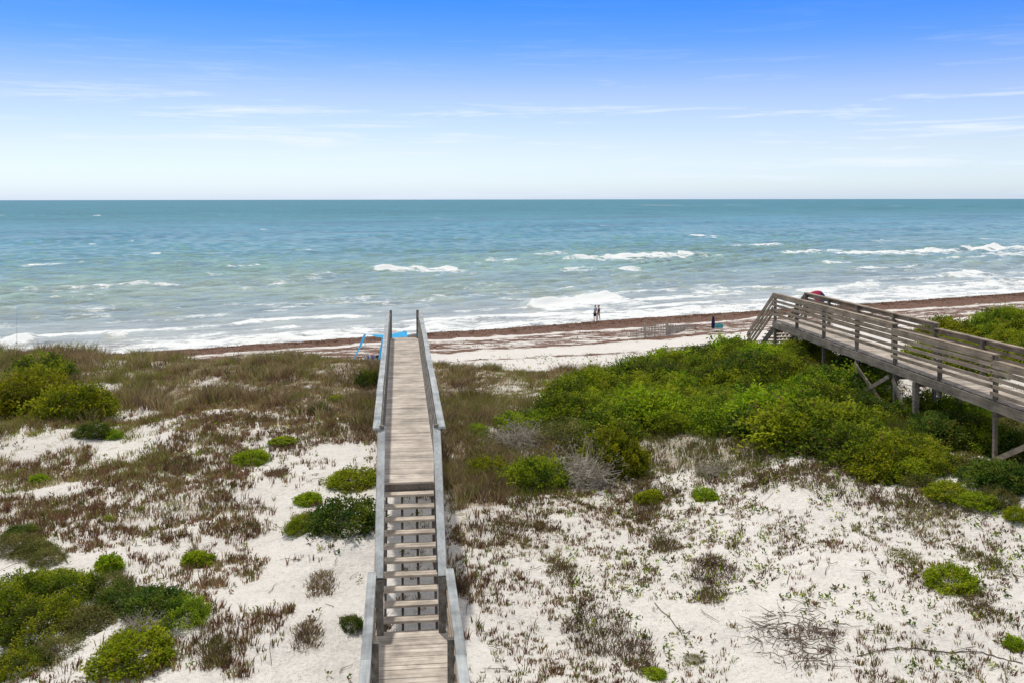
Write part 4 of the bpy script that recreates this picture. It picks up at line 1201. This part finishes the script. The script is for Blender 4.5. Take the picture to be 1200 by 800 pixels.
deck_chair(437.6, 416, 68.8, [M_PINK, M_LTBLUE], 'pink and blue beach chair next to the striped one by the canopy')
def seated(px, y, label):
    x = (px - CX) / F * y; g = gz(x, y)
    r_ = empty('person', (x, y, g), R(10)); tag(r_, label, 'person')
    V = [(0, 0, .36), (0, -.06, .55), (0, -.10, .78), (0, -.10, .90), (0, -.07, 1.0), (0, -.05, 1.10),
         (-.1, .05, .36), (-.13, .45, .50), (-.12, .62, .08), (-.12, .75, .05), (.1, .05, .36), (.13, .45, .50), (.12, .62, .08), (.12, .75, .05),
         (-.19, -.09, .86), (-.26, .0, .60), (-.2, .22, .52), (-.18, .3, .5), (.19, -.09, .86), (.26, .0, .60), (.2, .22, .52), (.18, .3, .5)]
    E = [(0, 1), (1, 2), (2, 3), (3, 4), (4, 5), (0, 6), (6, 7), (7, 8), (8, 9), (0, 10), (10, 11), (11, 12), (12, 13), (3, 14), (14, 15), (15, 16), (16, 17), (3, 18), (18, 19), (19, 20), (20, 21)]
    Rr = [(.14, .12), (.13, .11), (.16, .12), (.09, .08), .052, (.09, .11), .09, .06, .04, .035, .09, .06, .04, .035, .055, .042, .03, .035, .055, .042, .03, .035]
    skin('body', V, E, Rr, M_SKIN, r_)
    skin('shirt', [(0, -.01, .42), (0, -.06, .56), (0, -.10, .78), (0, -.10, .89), (-.19, -.09, .86), (-.235, -.03, .68), (.19, -.09, .86), (.235, -.03, .68)], [(0, 1), (1, 2), (2, 3), (3, 4), (4, 5), (3, 6), (6, 7)],
         [(.165, .145), (.155, .14), (.18, .145), (.10, .09), .075, .065, .075, .065], M_BLACK, r_)
    skin('hair', [(0, -.09, 1.16), (0, -.12, 1.08)], [(0, 1)], [(.09, .10), (.085, .08)], M_HAIR, r_)
    skin('shorts', [(0, .0, .36), (-.11, .14, .39), (-.12, .34, .46), (.11, .14, .39), (.12, .34, .46)], [(0, 1), (1, 2), (0, 3), (3, 4)], [(.16, .14), .11, .09, .11, .09], M_NAVY, r_)
    c = MB()
    st = empty('camp_stool', (x, y, g)); tag(st, 'low dark stool under the seated person at the canopy', 'stool')
    MB().board((x - .2, y, g + .22), (x + .2, y, g + .22), .36, .03).build('seat', M_BLACK, st)
    for sx in (-.17, .17):
        for sy in (-.13, .13): MB().tube([(x + sx, y + sy, g + .21), (x + sx * 1.1, y + sy * 1.1, g - .03)], .012, 6).build('leg', M_POLE, st)
seated(443.5, 68.3, 'person in black shirt seated low beneath the sky blue canopy')

# surf rod at the left edge
yr = 82.0; x = (17.5 - CX) / F * yr
rd = empty('fishing_rod', (x, yr, gz(x, yr))); tag(rd, 'thin tall fishing rod standing in a sand holder at the left edge', 'fishing rod')
g = gz(x, yr); zt = z_at(364, yr)
MB().tube([(x, yr, g - .3), (x, yr, g + .9)], .03, 8).build('sand_holder', M_WHITE, rd)
MB().tube([(x, yr, g + .4), (x + .01, yr, (g + zt) / 2), (x, yr + .05, zt)], [.016, .012, .005], 6).build('blank', M_BLACK, rd)
MB().tube([(x - .07, yr - .06, g + 1.15), (x + .07, yr - .06, g + 1.15)], .045, 8).build('reel', M_RIBD, rd)

# marker posts behind the right boardwalk
M_ORANGE = plain('orange_stake', (.5, .22, .04), .7, .2)
for px, y0, y1, mm, rad, lab, nm in ((1136.8, 371, 376, M_ORANGE, .05, 'short orange marker stake behind the right boardwalk', 'marker_stake'), (1140.6, 368.5, 376, M_GREYWOOD, .07, 'short grey wooden post beside the orange marker stake', 'wooden_post'), (1166, 354, 367, M_GREYWOOD, .025, 'thin tall grey stake above the shrubs behind the right boardwalk', 'marker_stake'), (1115.5, 369.5, 373, M_GREYWOOD, .06, 'short dark post left of the orange marker stake', 'wooden_post')):
    yy = 62.0; x = (px - CX) / F * yy; g = gz(x, yy); top = max(z_at(y0, yy), g + .4)
    m = MB().tube([(x, yy, g - .3), (x + .01, yy, top)], [rad, rad * .95], 8); m.tube([(x, yy, top - .12), (x, yy, top - .06)], rad * 1.15, 8)
    o = m.build(nm, mm, rel=(x, yy, g)); o.location = (x, yy, g); tag(o, lab, 'post')

# seaweed heaps along the water edge
M_WEED = plain('dry_seaweed', (.11, .05, .033), .95, .1, .5, 3)
rg = np.random.default_rng(71)
n = 15000
a = rg.uniform(0, 165, n); i = np.abs(rg.normal(3.2, 2.2, n)); far_ = rg.random(n) < .25; i = np.where(far_, rg.uniform(7, 24, n), i)
xw = SH_O[0] + SH_E[0] * a - SH_N[0] * i; yw = SH_O[1] + SH_E[1] * a - SH_N[1] * i
k = wrack_at(xw, yw) > rg.uniform(.35, .95, n)
xw, yw = xw[k], yw[k]
cen = np.stack([xw, yw, ground(xw, yw) + .02], -1)
cols = pick(rg, len(xw), (np.array([(.14, .072, .048), (.10, .052, .035), (.20, .115, .078), (.28, .18, .11)]), 1.0))
lm = leaves_mesh('seaweed', cen, np.zeros((len(xw), 3)), 7, .16, .13, .7, cols, rg, .05, .9)
o = link('seaweed', lm, M_GRASS); tag(o, 'reddish brown seaweed heaped along the water edge', 'seaweed', kind='stuff')

# ------------------------------------------------------------------ light
SUN = Vector((-.17, .32, .93)).normalized()
el = math.asin(SUN.z); az = math.atan2(SUN.x, SUN.y)
sl = bpy.data.lights.new('sun', 'SUN'); sl.energy = 2.6; sl.angle = R(2.5); sl.color = (1.0, .955, .89)
so = bpy.data.objects.new('sun', sl); COL.objects.link(so); so.location = (0, 0, 60)
so.rotation_euler = SUN.to_track_quat('Z', 'Y').to_euler()

w = bpy.data.worlds.new('World'); SC.world = w; w.use_nodes = True
nt = w.node_tree; nt.nodes.clear()
def N(t, **k):
    o = nt.nodes.new(t)
    for a, b in k.items(): setattr(o, a, b)
    return o
sky = N('ShaderNodeTexSky', sky_type='NISHITA', sun_disc=False, sun_elevation=el, sun_rotation=az, altitude=0, air_density=1.0, dust_density=.6, ozone_density=2.0)
geo = N('ShaderNodeTexCoord'); sep = N('ShaderNodeSeparateXYZ'); nt.links.new(geo.outputs['Generated'], sep.inputs[0])
def ramp(stops):
    r = N('ShaderNodeValToRGB'); e = r.color_ramp.elements
    while len(e) > 1: e.remove(e[-1])
    for i, (p, c) in enumerate(stops):
        q = e[0] if i == 0 else e.new(p); q.position = p; q.color = (*c, 1)
    return r
tint = ramp([(0.0, (.40, .495, .76)), (.012, (.405, .48, .67)), (.052, (.39, .405, .51)), (.105, (.32, .335, .46)), (.156, (.135, .245, .465)), (.20, (.062, .202, .495)), (.215, (.055, .192, .49)), (.3, (.4, .4, .45))])
nt.links.new(sep.outputs['Z'], tint.inputs['Fac'])
mul = N('ShaderNodeMix', data_type='RGBA', blend_type='MULTIPLY'); mul.inputs[0].default_value = 1
dbl = N('ShaderNodeMix', data_type='RGBA', blend_type='MULTIPLY'); dbl.inputs[0].default_value = 1; dbl.inputs[7].default_value = (2, 2, 2, 1)
nt.links.new(sky.outputs[0], dbl.inputs[6]); nt.links.new(dbl.outputs[2], mul.inputs[6]); nt.links.new(tint.outputs[0], mul.inputs[7])
# white added to the unseen upper sky as neutral fill for the shadows
sky_fill = ramp([(.0, (0, 0, 0)), (.205, (0, 0, 0)), (.28, (1, 1, 1))]); nt.links.new(sep.outputs['Z'], sky_fill.inputs['Fac'])
vm = N('ShaderNodeMix', data_type='RGBA'); nt.links.new(sky_fill.outputs[0], vm.inputs[0]); nt.links.new(mul.outputs[2], vm.inputs[6]); vm.inputs[7].default_value = (3.7, 3.75, 3.9, 1)
# thin cirrus low over the sea
mp = N('ShaderNodeMapping'); mp.inputs['Scale'].default_value = (2.4, 2.4, 40); mp.inputs['Location'].default_value = (3.1, 1.7, .6); nt.links.new(geo.outputs['Generated'], mp.inputs['Vector'])
ns = N('ShaderNodeTexNoise'); ns.inputs['Scale'].default_value = 1.9; ns.inputs['Detail'].default_value = 9; ns.inputs['Roughness'].default_value = .66; ns.inputs['Distortion'].default_value = .35
nt.links.new(mp.outputs[0], ns.inputs['Vector'])
cr = ramp([(.53, (0, 0, 0)), (.70, (.95, .95, .95))]); nt.links.new(ns.outputs['Fac'], cr.inputs['Fac'])
band = ramp([(.0, (.3, .3, .3)), (.035, (1, 1, 1)), (.085, (1, 1, 1)), (.12, (.28, .28, .28)), (.17, (.05, .05, .05)), (.3, (0, 0, 0))]); nt.links.new(sep.outputs['Z'], band.inputs['Fac'])
cf = N('ShaderNodeMath', operation='MULTIPLY'); nt.links.new(cr.outputs[0], cf.inputs[0]); nt.links.new(band.outputs[0], cf.inputs[1])
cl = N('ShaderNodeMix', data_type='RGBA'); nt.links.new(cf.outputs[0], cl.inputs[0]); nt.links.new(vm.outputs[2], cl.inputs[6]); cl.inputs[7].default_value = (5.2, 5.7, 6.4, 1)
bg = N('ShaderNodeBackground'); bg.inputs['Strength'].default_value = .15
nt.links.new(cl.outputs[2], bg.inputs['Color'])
ow = N('ShaderNodeOutputWorld'); nt.links.new(bg.outputs[0], ow.inputs['Surface'])

# ------------------------------------------------------------------ camera and view
cd = bpy.data.cameras.new('camera'); cam = bpy.data.objects.new('camera', cd); COL.objects.link(cam)
cd.sensor_fit = 'HORIZONTAL'; cd.sensor_width = 36; cd.lens = F / 1200 * 36; cd.shift_y = -(400 - CY) / 1200
cd.clip_start = .1; cd.clip_end = 100000
cam.location = (0, 0, ZC)
cam.matrix_world = Matrix.Translation((0, 0, ZC)) @ Matrix.Rotation(R(90) - PITCH, 4, 'X') @ Matrix.Rotation(R(-.08), 4, 'Z')
SC.camera = cam
vs_ = SC.view_settings
vs_.view_transform = 'Standard'; vs_.look = 'None'; vs_.exposure = 0.14; vs_.gamma = 1; vs_.use_curve_mapping = False
SC.cycles.max_bounces = 8; SC.cycles.diffuse_bounces = 5; SC.cycles.transmission_bounces = 5; SC.cycles.use_denoising = True
SC.cycles.caustics_reflective = False; SC.cycles.caustics_refractive = False
